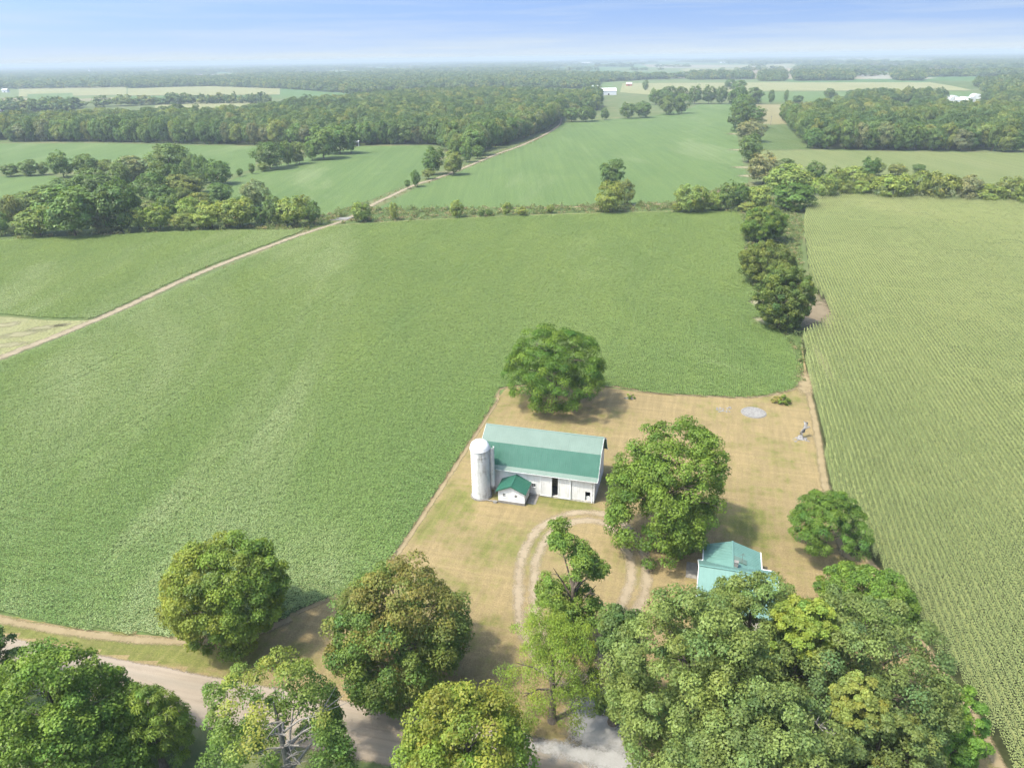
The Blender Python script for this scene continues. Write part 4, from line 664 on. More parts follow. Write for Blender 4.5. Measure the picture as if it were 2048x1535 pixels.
def dying():
    spec = N_['dying_tree']
    r = tree('dying_tree', spec, 'half dead tree with bare grey branches beside the gravel road', 'tree', 121, (.06, .10, .03), (.17, .165, .045), alt_fn=lambda c, rng: np.clip((c[:, 2] - 9.5) / 7 - np.abs(c[:, 0]) / 12 + rng.normal(0, .2, len(c)), 0, .8), leaf=(.38, .24), nclump=210, per=90, crad=.15, lump=.45, inner=.25, trunk_mat='dead_bark', keep=lambda c, rng: (rng.random(len(c)) < np.where(c[:, 2] > 10, .62, .9)) & ~((np.abs(c[:, 0] - .8) < 1.2) & (c[:, 2] > 6.5) & (c[:, 1] < 0)))
    rng = np.random.default_rng(5); mb = MB()
    for i in range(13):
        s = Vector((rng.normal(.6, .5), rng.normal(-.8, .5), rng.uniform(6, 11))); a = rng.uniform(-2.8, .3); L = rng.uniform(1.6, 3.6); e = s + Vector((math.cos(a) * L, math.sin(a) * L * .8, L * rng.uniform(.1, .9))); mb.tube([s, s.lerp(e, .5) + Vector((0, 0, .25)), e], [.09, .06, .02], 5)
        for j in range(3):
            q = s.lerp(e, rng.uniform(.4, .9)); mb.tube([q, q + Vector((rng.normal(0, .6), rng.normal(0, .6), rng.normal(.1, .6)))], [.035, .012], 4)
    mb.build('dead_branch', M['dead_bark'], r, True)
dying()
def bare_tree(name, loc, h, label, seed):
    rng = np.random.default_rng(seed); root = tag(empty(name, loc), label, 'tree'); mb = MB(); mb.tube([(0, 0, 0), (.1, 0, h * .4), (0, .1, h * .75), (.1, 0, h)], [.3, .22, .12, .03], 8); mb.build('trunk', M['dead_bark'], root, True)
    for i in range(9):
        b = MB(); t = rng.uniform(.5, .95); s = Vector((.08, .05, h * t)); a = i * 2.4; L = rng.uniform(1.2, 2.6); e = s + Vector((math.cos(a) * L, math.sin(a) * L, L * .9)); b.tube([s, s.lerp(e, .5) + Vector((0, 0, -.12)), e], [.08, .05, .015], 5)
        for j in range(4):
            q = s.lerp(e, rng.uniform(.35, .95)); b.tube([q, q + Vector((rng.normal(0, .45), rng.normal(0, .45), rng.uniform(.1, .8)))], [.03, .01], 4)
        b.build('branch', M['dead_bark'], root, True)
bare_tree('bare_tree', (23.9, 38.6, 0), 14.6, 'dead leafless treetop with forked grey branches at the bottom edge', 3)
ROWC = [((.062, .10, .026), 'loose feathery crowned tree, farthest of the three along the corn'), ((.07, .092, .03), 'olive broad oak, middle of the three along the corn'), ((.058, .085, .03), 'dark dense oak, nearest of the three along the corn')]
for i, (s, (c, lb)) in enumerate(zip(ROW3, ROWC)):
    tree('field_tree', (s[0], s[1] + (6, 2, 0)[i], s[2] * (.76, .84, .9)[i], s[3] * (.86, .9, .98)[i], .1), lb, 'tree', 130 + i, c, (.10, .115, .035), .25, leaf=(.62, .42), nclump=270, per=62, crad=.16, bottom=-.95, lump=.15, group='three trees between soybeans and corn')

# smaller trees: a handful of crowns of unit size, copied and stretched
def unit_crown(name, seed, mat, nclump, per, ln, lump=.3, bottom=-.97, joined=False):
    rng = np.random.default_rng(seed); cen, d = clumps(rng, nclump, .88, .9, 1.0, lump, bottom, .25); rad = rng.uniform(.17, .33, len(cen))
    v, f, cid, p = leafmass(rng, cen, rad, per, ln, ln * .72, np.array([0, 0, .8]), coh=.6); n = len(f); k = rng.uniform(.78, 1.25, len(cen))[cid] * rng.uniform(.8, 1.2, n); h = rng.normal(0, .07, len(cen))[cid]
    c = np.column_stack([k * (1 + h), k, k * (1 - h), np.ones(n)])
    return npmesh(name, v, f, mat, leafcol=('FACE', 'FLOAT_COLOR', c))
MIDC = [unit_crown('tree_crown_%d' % i, 200 + i, M['leaf'], 100, 34, .12) for i in range(8)]
_mt = MB(); limbs(_mt, np.random.default_rng(9), 2.0, 1.0, .8, .8, .05, 6); MIDT = _mt.mesh('tree_trunk', M['bark'], True)
CLS = {'d': (.050, .082, .029), 'm': (.062, .096, .034), 'l': (.108, .138, .044), 'o': (.088, .110, .038), 'g': (.095, .108, .066), 'b': (.06, .098, .03)}
WORDS = {'d': 'dark green', 'm': 'mid green', 'l': 'pale yellow green', 'o': 'olive green', 'g': 'greyish green', 'b': 'bright green'}
ORD = ['first', 'second', 'third', 'fourth', 'fifth', 'sixth', 'seventh', 'eighth', 'ninth', 'tenth', 'eleventh', 'twelfth', 'thirteenth', 'fourteenth', 'fifteenth', 'sixteenth', 'seventeenth', 'eighteenth', 'nineteenth', 'twentieth']
rt = random.Random(4)
def mid_tree(name, spec, label, group, jit=.12):
    x, y, r, rz, zb, k = spec; root = tag(empty(name, (x, y, 0), rt.uniform(0, 6.28)), label, 'tree' if rz > 2.2 else 'bush', group)
    h = zb + 2 * rz; t = add('trunk', MIDT, root); t.scale = (r * .62, r * .62, h / 2 * .9)
    c = add('crown', rt.choice(MIDC), root); s = rt.uniform(1.0, 1.08); c.scale = (r * s, r * s, rz * 1.02); c.location = (0, 0, zb); b = rt.uniform(1 - jit, 1 + jit); c.color = c4([q * b * rt.uniform(.94, 1.06) for q in CLS[k]])
    return root
def planted(rows, name, phrase, group, f=1.0):
    """label each by its colour and its place counted from the left within that colour"""
    by = {}
    for s in sorted(rows, key=lambda s: s[0] / s[1]):
        by.setdefault((s[5], s[3] > 2.2), []).append(s)
    for (k, big), lst in by.items():
        for i, s in enumerate(lst):
            w = ('tree' if big else 'bush'); lb = '%s %s %s' % (WORDS[k], w, phrase) if len(lst) == 1 else '%s %s %s %s, from the left' % (ORD[min(i, 19)], WORDS[k], w, phrase)
            mid_tree(name if big else 'bush', (s[0], s[1], s[2] * f) + tuple(s[3:]), lb, group)
planted(LEFT_LINE, 'hedge_tree', 'in the hedgerow behind the left copse', 'hedgerow behind the left copse')
planted(LEFT_COPSE, 'copse_tree', 'in the left copse by the ditch', 'trees of the left copse', 1.16)
planted(FIELD_HEDGE, 'hedge_tree', 'of the hedge below the left woods', 'hedge up to the left woods', 1.16)
planted(LANE_TREES, 'lane_tree', 'standing along the sandy lane', 'trees along the sandy lane')
planted(DITCH, 'ditch_shrub', 'on the ditch by the culvert', 'shrubs on the ditch')
planted(TRIO, 'ditch_tree', 'of the lone group on the ditch', 'lone group on the ditch')
planted(FAR_COPSE, 'copse_tree', 'at the far end of the middle field', 'copse at the far field end')
planted(FAR_BELT, 'belt_tree', 'in the far belt behind the middle field', 'far belt behind the middle field')
planted(TREE_ROW, 'row_tree', 'in the tall row right of the middle field', 'tall row right of the middle field', 1.16)
planted(CORN_HEDGE, 'hedge_tree', 'in the hedge beyond the corn', 'hedge beyond the corn', 1.16)
planted(DITCH_HEDGE, 'ditch_shrub', 'of the ditch hedge behind the field trees', 'ditch hedge behind the field trees')
planted(FAR_SINGLES, 'far_tree', 'beyond the right woods', 'trees beyond the right woods')

# woods: the front trees singly, everything behind them as one mass
def front_row(line, gap, group, label, seed, depth, rr=(4.2, 7.6), hh=(6.4, 10.2)):
    rng = np.random.default_rng(seed); p = np.array(smooth_line(line, 12)); s = np.concatenate([[0], np.cumsum(np.linalg.norm(np.diff(p, axis=0), axis=1))]); n = int(s[-1] / gap)
    for i in range(n):
        q = (i + .5) * gap + rng.normal(0, gap * .2); x, y = np.interp(q, s, p[:, 0]), np.interp(q, s, p[:, 1])
        d = rng.uniform(.2, 1) * depth; x += d[0] if hasattr(d, '__len__') else 0; y += d[1] if hasattr(d, '__len__') else d
        if not in_view(x, y, 6): continue
        mid_tree('wood_tree', (x, y, rng.uniform(*rr), rng.uniform(*hh), rng.uniform(0, .6), rng.choice(list('ddddmmmog'))), label, group)
front_row(WOOD_LEFT[1:8], 8.6, 'front trees of the left woods', 'leafy tree in the front rank of the left woods', 1, np.array([0, 7.]))
front_row(WOOD_LEFT[7:13], 8.6, 'trees of the left woods along the lane', 'leafy tree in the woods edge along the curving lane', 2, np.array([-5., 3.]))
front_row(WOOD_RIGHT[0:2], 8.0, 'trees at the near corner of the right woods', 'leafy tree on the left flank of the right woods', 3, np.array([5., 0]))
front_row(WOOD_RIGHT[1:5], 8.0, 'front trees of the right woods', 'leafy tree in the front rank of the right woods', 4, np.array([0, 6.]))
def wood_piece(name, seed, nclump, per, ln):
    return bpy.data.objects.new(name, unit_crown(name, seed, M['leaf_wood'], nclump, per, ln, bottom=-.7))
WP = [wood_piece('crown_a%d' % i, 300 + i, 70, 52, .105) for i in range(7)]
WF = [wood_piece('crown_f%d' % i, 320 + i, 30, 18, .24) for i in range(5)]
def wood(name, poly, gap, pieces, label, seed, rr=(4.2, 8.4), hh=(5.8, 10.0), margin=None, z=0.0):
    rng = np.random.default_rng(seed); p = np.array(poly); lo, hi = p.min(0), p.max(0); nx, ny = int((hi[0] - lo[0]) / gap) + 1, int((hi[1] - lo[1]) / gap) + 1
    X, Y = np.meshgrid(lo[0] + np.arange(nx) * gap, lo[1] + np.arange(ny) * gap); X = (X + rng.normal(0, gap * .28, X.shape)).ravel(); Y = (Y + rng.normal(0, gap * .28, Y.shape)).ravel()
    k = inside(p, X, Y) & in_view(X, Y, 60); X, Y = X[k], Y[k]; n = len(X); r = rng.uniform(*rr, n) * gap / 8.5; h = rng.uniform(*hh, n)
    print(name, n)
    return scatter(name, np.column_stack([X, Y, np.full(n, z)]), rng.integers(0, len(pieces), n), rng.uniform(0, 6.28, n), np.stack([r, r, h], 1), lib(name + '_pieces', [q.copy() for q in pieces]), label, 'woods')
wood('left_woods', [(x, y + 9 if i < 14 else y) for i, (x, y) in enumerate(WOOD_LEFT)], 10.5, WP, 'dense dark green woods behind the left fields', 21)
wood('right_woods', [(x + (5 if i == 0 else 0), y + 9 if 0 < i < 5 else y) for i, (x, y) in enumerate(WOOD_RIGHT)], 10.5, WP, 'dense dark green woods beyond the hay field', 22)
FL = ['scattered scrub trees behind the left woods', 'far trees round the white barn roof', 'long hazy wood across the middle distance', 'hazy wood at the far left', 'far belt of trees behind the pale field', 'far tree clump behind the pale field, one of three', 'far tree clump behind the pale field, two of three', 'far tree clump behind the pale field, three of three', 'far trees round the white hoop sheds', 'thin far hedgerow at the right', 'hazy wood on the right horizon', 'low trees just behind the right woods', 'dark short belt beyond the left woods', 'hazy wood behind the tan strip at left', 'trees right of the white hoop sheds']
for i, poly in enumerate(WOOD_MISC):
    d = np.array(poly)[:, 1].mean(); g = (15 if i == 0 else 9.5) if d < 1400 else (12 if d < 2600 else 22); wood('far_woods', poly, g, WP if d < 1100 else WF, FL[i], 40 + i, z=-1.5)
def horizon_woods():
    """the plain beyond: belts and blocks of woodland fading towards the horizon"""
    rng = np.random.default_rng(77); pts = []
    for y0, y1, g, thr in ((2100, 3800, 24, .15), (3800, 7000, 40, .05), (7000, 14500, 75, -.05)):
        X, Y = np.meshgrid(np.arange(-.78 * y1, .78 * y1, g), np.arange(y0, y1, g)); X = (X + rng.normal(0, g * .3, X.shape)).ravel(); Y = (Y + rng.normal(0, g * .3, Y.shape)).ravel()
        k = in_view(X, Y, 50); X, Y = X[k], Y[k]; U = X * E1[0] + Y * E1[1]; V = X * E2[0] + Y * E2[1]
        f = np.sin(U / 310 + 1.3 * np.sin(V / 900)) + np.sin(V / 170 + 2 * np.sin(U / 700 + 1)) * .8 + .7 * np.sin(U / 95 + V / 140)
        f += np.where(X < 100 + Y * .02, .35, -.6)
        f += np.where(np.abs(((V + 40 * np.sin(U / 500)) % 400) - 200) < g * .6, 1.6, 0) * (np.sin(U / 60) > -.3)
        k = f > thr + .62; pts.append(np.column_stack([X[k], Y[k], np.full(k.sum(), g)]))
    p = np.concatenate(pts); n = len(p); r = p[:, 2] * .62 * rng.uniform(.8, 1.2, n); h = rng.uniform(6.5, 10.5, n); print('horizon', n)
    scatter('horizon_woods', np.column_stack([p[:, :2], np.full(n, -1.0)]), rng.integers(0, len(WF), n), rng.uniform(0, 6.28, n), np.stack([r, r, h], 1), lib('horizon_pieces', [q.copy() for q in WF]), 'hazy woodland belts across the plain to the horizon', 'woods')
horizon_woods()
BW = empty('barn', (BARN[0], BARN[1], 0), FARM); tag(BW, 'long white gambrel barn with a green metal roof and open sliding doors', 'barn')
rb = random.Random(8)
LB, WB = 17.25, 9.13
PROF = [(-.5, 3.98), (.12, 4.38), (2.0, 7.17), (WB / 2, 8.73), (WB - 2.0, 7.17), (WB - .12, 4.38), (WB + .5, 3.98)]
def prof(y): return np.interp(y, [p[0] for p in PROF], [p[1] for p in PROF])
def boards(x0, x1, holes, top, z0=.35, w=.285):
    """upright boards along x with gaps left for openings; every board a little proud or shy"""
    m = MB(); x = x0
    cuts = sorted({x0, x1} | {h[0] for h in holes} | {h[1] for h in holes})
    for a, b in zip(cuts, cuts[1:]):
        n = max(1, round((b - a) / w)); ww = (b - a) / n
        for i in range(n):
            xa, xb = a + i * ww, a + (i + 1) * ww; mid = (xa + xb) / 2; t = top(mid); segs = [(z0, t)]
            for h in holes:
                if h[0] < mid < h[1]: segs = [s for q in segs for s in ((q[0], min(q[1], h[2])), (max(q[0], h[3]), q[1])) if s[1] - s[0] > .02]
            off = rb.uniform(0, .014)
            for s0, s1 in segs: m.box(xa + .004, xb - .004, -off, .06, s0, s1)
    return m
OPEN = [(-6.3, -5.42, .1, 3.55), (-1.32, -.58, .1, 1.85), (-9.35, -8.85, 1.45, 2.1)]
boards(-LB, 0, OPEN, lambda x: 4.1, .3).build('front_wall', M['white'], BW)
o = boards(0, LB, [], lambda x: 4.1, .3).build('back_wall', M['white'], BW); o.location = (0, WB, 0); o.rotation_euler = (0, 0, math.pi)
g = boards(0, WB, [(3.9, 5.1, 5.2, 6.6)], lambda y: min(prof(y - .16), prof(y + .16)) - .09, .3); o = g.build('gable_wall', M['white'], BW); o.location = (0, 0, 0); o.rotation_euler = (0, 0, math.pi / 2)
g = boards(0, WB, [], lambda y: min(prof(WB - y - .16), prof(WB - y + .16)) - .09, .3); o = g.build('gable_wall', M['white'], BW); o.location = (-LB, WB, 0); o.rotation_euler = (0, 0, -math.pi / 2)
gw = MB().box(.0, .04, 3.9, 5.1, 5.2, 6.6).build('loft_hatch', M['trim'], BW)
MB().box(-LB - .04, .04, -.05, .4, -.05, .31).box(-LB - .04, .04, WB - .4, WB + .05, -.05, .31).box(-LB - .05, -LB + .4, .4, WB - .4, -.05, .31).box(-.4, .05, .4, WB - .4, -.05, .31).build('foundation', M['stone'], BW)
MB().box(-LB + .4, -.4, .4, WB - .4, -.04, .06).build('floor', M['concrete'], BW)
MB().box(-9.0, -8.8, 2.5, 8.9, .06, 3.7).box(-4.5, -4.3, 1.5, 8.9, .06, 3.7).box(-LB + .1, -.1, 1.0, 8.1, 3.7, 3.8).build('inner_partition', M['dark'], BW)
MB().box(-7.6, -5.1, 3.2, 5.0, .06, 1.6).box(-7.2, -5.5, 3.4, 4.8, 1.6, 2.4).build('straw_bales', M['straw'], BW)
XO0, XO1 = -LB - .5, .5
NAMES = ['eave_sheet', 'lower_roof', 'upper_roof', 'upper_roof', 'lower_roof', 'eave_sheet']
for (a, b), nm in zip(zip(PROF, PROF[1:]), NAMES):
    RM = M['roof' if nm == 'lower_roof' else 'roof_pale_lit']  # upper slopes and eaves: same roof paint, brighter light put into the colour
    up = Vector((0, a[1] - b[1], b[0] - a[0])).normalized()
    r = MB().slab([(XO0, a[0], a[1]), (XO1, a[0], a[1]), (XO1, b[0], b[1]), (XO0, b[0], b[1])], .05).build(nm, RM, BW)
    q = MB(); n = 58; d = Vector((0, b[0] - a[0], b[1] - a[1])); L = d.length; d.normalize()
    for i in range(n + 1):
        x = XO0 + .03 + (XO1 - XO0 - .06) * i / n; s = Vector((x, a[0], a[1])) + up * .012; e = Vector((x, b[0], b[1])) + up * .012; q.bar(s + d * .01, e - d * .01, .04 if i % 3 else .07, .04 if i % 3 else .065)
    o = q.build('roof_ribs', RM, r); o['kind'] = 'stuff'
m = MB()
for s in (-1, 1): m.slab([(XO0 - .02, WB / 2, 8.80), (XO1 + .02, WB / 2, 8.80), (XO1 + .02, WB / 2 + s * .16, 8.80 - .16 * .61), (XO0 - .02, WB / 2 + s * .16, 8.80 - .16 * .61)], .02)
m.build('ridge_cap', M['roof_pale_lit'], BW)
for xs in (XO0 - .045, XO1 + .005):
    m = MB()
    for a, b in zip(PROF, PROF[1:]): m.hexa([(xs, a[0], a[1] - .22), (xs + .04, a[0], a[1] - .22), (xs + .04, b[0], b[1] - .22), (xs, b[0], b[1] - .22), (xs, a[0], a[1] + .03), (xs + .04, a[0], a[1] + .03), (xs + .04, b[0], b[1] + .03), (xs, b[0], b[1] + .03)])
    m.build('rake_board', M['trim'], BW)
MB().box(XO0, XO1, -.535, -.505, 3.87, 3.965).build('fascia', M['trim'], BW); MB().box(-LB, 0, -.5, -.02, 3.86, 3.9).build('soffit', M['trim'], BW)
MB().box(-8.3, -3.3, -.16, -.06, 3.62, 3.76).build('door_track', M['iron'], BW)
for x0, x1 in ((-8.12, -6.34), (-5.40, -3.46)):
    d = boards(x0, x1, [], lambda x: 3.62, .18, .3); o = d.build('sliding_door', M['white'], BW); o.location = (0, -.12, 0)
    f = MB(); f.box(x0, x1, -.05, -.02, .2, .36).box(x0, x1, -.05, -.02, 3.4, 3.56).box(x0, x0 + .14, -.052, -.022, .36, 3.4).box(x1 - .14, x1, -.052, -.022, .36, 3.4); f.build('door_frame', M['trim'], o)
d = MB().box(-1.28, -.66, .25, .30, .2, .95).build('half_door', M['trim'], BW)
w = MB().box(-9.42, -8.78, -.06, -.02, 2.1, 2.18).box(-9.42, -8.78, -.09, -.02, 1.37, 1.45).box(-9.42, -9.35, -.06, -.02, 1.45, 2.1).box(-8.85, -8.78, -.06, -.02, 1.45, 2.1).build('window_frame', M['trim'], BW)
MB().box(-9.35, -8.85, .02, .03, 1.45, 2.1).build('pane', M['glass'], w); MB().box(-9.115, -9.085, -.03, .0, 1.45, 2.1).build('mullion', M['trim'], w)
MB().box(-.12, .03, -.075, -.02, .3, 4.0).build('corner_board', M['trim'], BW)
MB().tube([(-.28, -.46, 3.8), (-.28, -.12, 3.6), (-.28, -.1, .35), (-.28, -.35, .2)], .045, 8).build('downspout', M['trim'], BW, True)

def silo():
    x, y = farm(-16.75, -2.03); s = tag(empty('silo', (x, y, 0), FARM), 'round white stave silo with a domed top at the barn end', 'silo'); r = 1.38; H_ = 8.2
    n = 26; m = MB()
    for k in range(n):                                            # staves set edge to edge in courses
        a0, a1 = 2 * math.pi * k / n, 2 * math.pi * (k + 1) / n; z = -.02; odd = (k % 2) * .38
        lv = [0] + [odd + .76 * i for i in range(1, 11) if odd + .76 * i < H_ - .1] + [H_]
        for z0, z1 in zip(lv, lv[1:]):
            ro = r + rb.uniform(-.008, .008); g = .006 / r
            m.hexa([(.0 + (ro - .1) * math.cos(a0 + g), (ro - .1) * math.sin(a0 + g), z0), (ro * math.cos(a0 + g), ro * math.sin(a0 + g), z0), (ro * math.cos(a1 - g), ro * math.sin(a1 - g), z0), ((ro - .1) * math.cos(a1 - g), (ro - .1) * math.sin(a1 - g), z0)] + [((ro - .1) * math.cos(a0 + g), (ro - .1) * math.sin(a0 + g), z1 - .008), (ro * math.cos(a0 + g), ro * math.sin(a0 + g), z1 - .008), (ro * math.cos(a1 - g), ro * math.sin(a1 - g), z1 - .008), ((ro - .1) * math.cos(a1 - g), (ro - .1) * math.sin(a1 - g), z1 - .008)])
    o = m.build('staves', M['silo'], s); o['kind'] = 'stuff'
    MB().lathe([(r - .05, 0), (r - .05, H_)], 40).build('core_wall', M['silo'], s, True)
    MB().lathe([(r + .22, -.02), (r + .22, .16), (r + .0, .18)], 40).build('footing', M['concrete'], s)
    hoop = MB(); hoop.lathe([(r + .004, -.012), (r + .026, -.012), (r + .026, .012), (r + .004, .012), (r + .004, -.012)], 40); hm = hoop.mesh('hoop', M['silo'])
    for i in range(15): add('hoop', hm, s, (0, 0, .4 + i * .53))
    dm = MB().lathe([(r + .09, H_ - .06), (r + .09, H_ + .04)] + [((r + .07) * math.cos(t), H_ + .04 + (r - .05) * math.sin(t)) for t in np.linspace(.02, math.pi / 2 - .01, 12)], 40).build('dome', M['dome'], s, True)
    q = MB()
    for k in range(16):
        a = 2 * math.pi * k / 16; q.tube([((r + .078) * math.cos(t) * math.cos(a), (r + .078) * math.cos(t) * math.sin(a), H_ + .045 + (r - .045) * math.sin(t)) for t in np.linspace(.02, 1.5, 8)], .012, 4)
    o = q.build('dome_seams', M['dome'], dm); o['kind'] = 'stuff'
    MB().lathe([(.09, H_ + r - .06), (.09, H_ + r + .06), (.0, H_ + r + .09)], 12).build('vent', M['iron'], dm)
    # roofless chute up the side away from the field
    c = MB(); cx, cy, cr = 1.55, .80, .38
    pts = [(cx + cr * math.cos(a), cy + cr * math.sin(a)) for a in np.linspace(math.pi * 1.5 - 2.35, math.pi * 1.5 - 2.35 + 5.2, 14)]
    for (ax, ay), (bx, by) in zip(pts, pts[1:]):
        ux, uy = (ax - cx) / cr * .05, (ay - cy) / cr * .05; wx, wy = (bx - cx) / cr * .05, (by - cy) / cr * .05
        c.hexa([(ax - ux, ay - uy, 1.6), (ax, ay, 1.6), (bx, by, 1.6), (bx - wx, by - wy, 1.6), (ax - ux, ay - uy, 8.15), (ax, ay, 8.15), (bx, by, 8.15), (bx - wx, by - wy, 8.15)])
    c.build('chute', M['silo'], s)
    MB().bar((1.3, .75, .0), (1.3, .75, 1.7), .1).bar((1.85, 1.0, 0), (1.85, 1.0, 1.7), .1).build('chute_post', M['grey_wood'], s)
silo()

def shed():
    x, y = farm(-9.72, -3.15); s = tag(empty('milk_house', (x, y, 0), FARM), 'small white shed with a green gable roof attached before the barn', 'shed'); Wd, D = 4.05, 3.1
    pk = lambda x_: 2.25 + (1 - abs(x_ + Wd / 2) / (Wd / 2)) * .95
    holes = [(-3.32, -2.92, 1.15, 1.72), (-1.52, -1.12, 1.15, 1.72)]
    b = MB()                                                    # clapboards laid level
    def clap(x0, x1, z):
        b.hexa([(x0, -.03, z), (x1, -.03, z), (x1, .06, z), (x0, .06, z), (x0, -.008, z + .145), (x1, -.008, z + .145), (x1, .06, z + .145), (x0, .06, z + .145)])
    z = .42
    while z < 3.05:
        half = Wd / 2 if z + .15 < 2.25 else Wd / 2 * max(0, 1 - (z + .15 - 2.25) / .95); x0, x1 = -Wd / 2 - half, -Wd / 2 + half
        segs = [(x0, x1)]
        for h in holes:
            if h[2] - .1 < z < h[3]: segs = [q for a, c in segs for q in ((a, min(c, h[0])), (max(a, h[1]), c)) if q[1] - q[0] > .02]
        for a, c in segs:
            if c - a > .1: clap(a, c, z)
        z += .15
    b.build('front_wall', M['white'], s)
    MB().box(-.06, 0, .06, D, .4, 2.25).build('side_wall', M['white'], s); MB().box(-Wd, -Wd + .06, .06, D, .4, 2.25).build('side_wall', M['white'], s)
    MB().box(-Wd - .03, .03, -.07, D, -.02, .42).build('foundation', M['concrete'], s)
    for i, sg in enumerate((-1, 1)):
        e = -Wd / 2 + sg * (Wd / 2 + .28); ez = 2.25 - .28 / (Wd / 2) * .95 + .06
        r = MB().slab([(-Wd / 2, -.3, 3.26), (e, -.3, ez), (e, D + .02, ez), (-Wd / 2, D + .02, 3.26)], .05).build('roof', M['roof'], s); q = MB()
        for k in range(10):
            yy = -.27 + (D + .24) * k / 9; q.bar((-Wd / 2 + sg * .05, yy, 3.26), (e, yy, ez + .02), .03, .03)
        q.build('roof_ribs', M['roof'], r)['kind'] = 'stuff'
        MB().hexa([(-Wd / 2, -.335, 3.08), (e, -.335, ez - .15), (e, -.305, ez - .15), (-Wd / 2, -.305, 3.08), (-Wd / 2, -.335, 3.27), (e, -.335, ez + .02), (e, -.305, ez + .02), (-Wd / 2, -.305, 3.27)]).build('rake_board', M['roof'], s)
    MB().bar((-Wd / 2, -.32, 3.29), (-Wd / 2, D, 3.29), .16, .05).build('ridge_cap', M['roof'], s)
    for h in holes:
        w = MB().box(h[0] - .06, h[0], -.06, .0, h[2] - .06, h[3] + .06).box(h[1], h[1] + .06, -.06, .0, h[2] - .06, h[3] + .06).box(h[0], h[1], -.06, .0, h[3], h[3] + .06).box(h[0] - .08, h[1] + .08, -.09, .0, h[2] - .07, h[2]).build('window_frame', M['trim'], s)
        cx, cz = (h[0] + h[1]) / 2, (h[2] + h[3]) / 2
        for a, c in ((h[0], cx), (cx, h[1])):
            for p, q in ((h[2], cz), (cz, h[3])): MB().box(a + .015, c - .015, .02, .03, p + .015, q - .015).build('pane', M['glass'], w)
        MB().box(cx - .015, cx + .015, .0, .05, h[2], h[3]).box(h[0], h[1], .002, .048, cz - .015, cz + .015).build('muntin', M['trim'], w)
    d = MB().box(.005, .05, 1.5, 2.35, .42, 2.1).build('door', M['trim'], s); MB().box(.05, .08, 1.6, 1.66, 1.15, 1.25).build('handle', M['iron'], d)
shed()
x, y = farm(-9.0, -.95); o = MB().box(-.6, .72, -1.5, .85, .0, .07).build('concrete_slab', M['concrete'], None); o.location = (x, y, 0); o.rotation_euler = (0, 0, FARM); tag(o, 'small concrete slab in the corner between shed and barn', 'slab')
x, y = farm(-15.2, -3.35); b = tag(empty('fallen_rail', (x, y, 0), FARM), 'pale fallen rail on a block between silo and shed', 'rail'); MB().bar((-.6, .05, .18), (1.05, -.05, .30), .12, .06).build('rail', M['grey_wood'], b); MB().box(.75, 1.3, -.22, .2, .0, .27).build('block', M['pale_stone'], b)

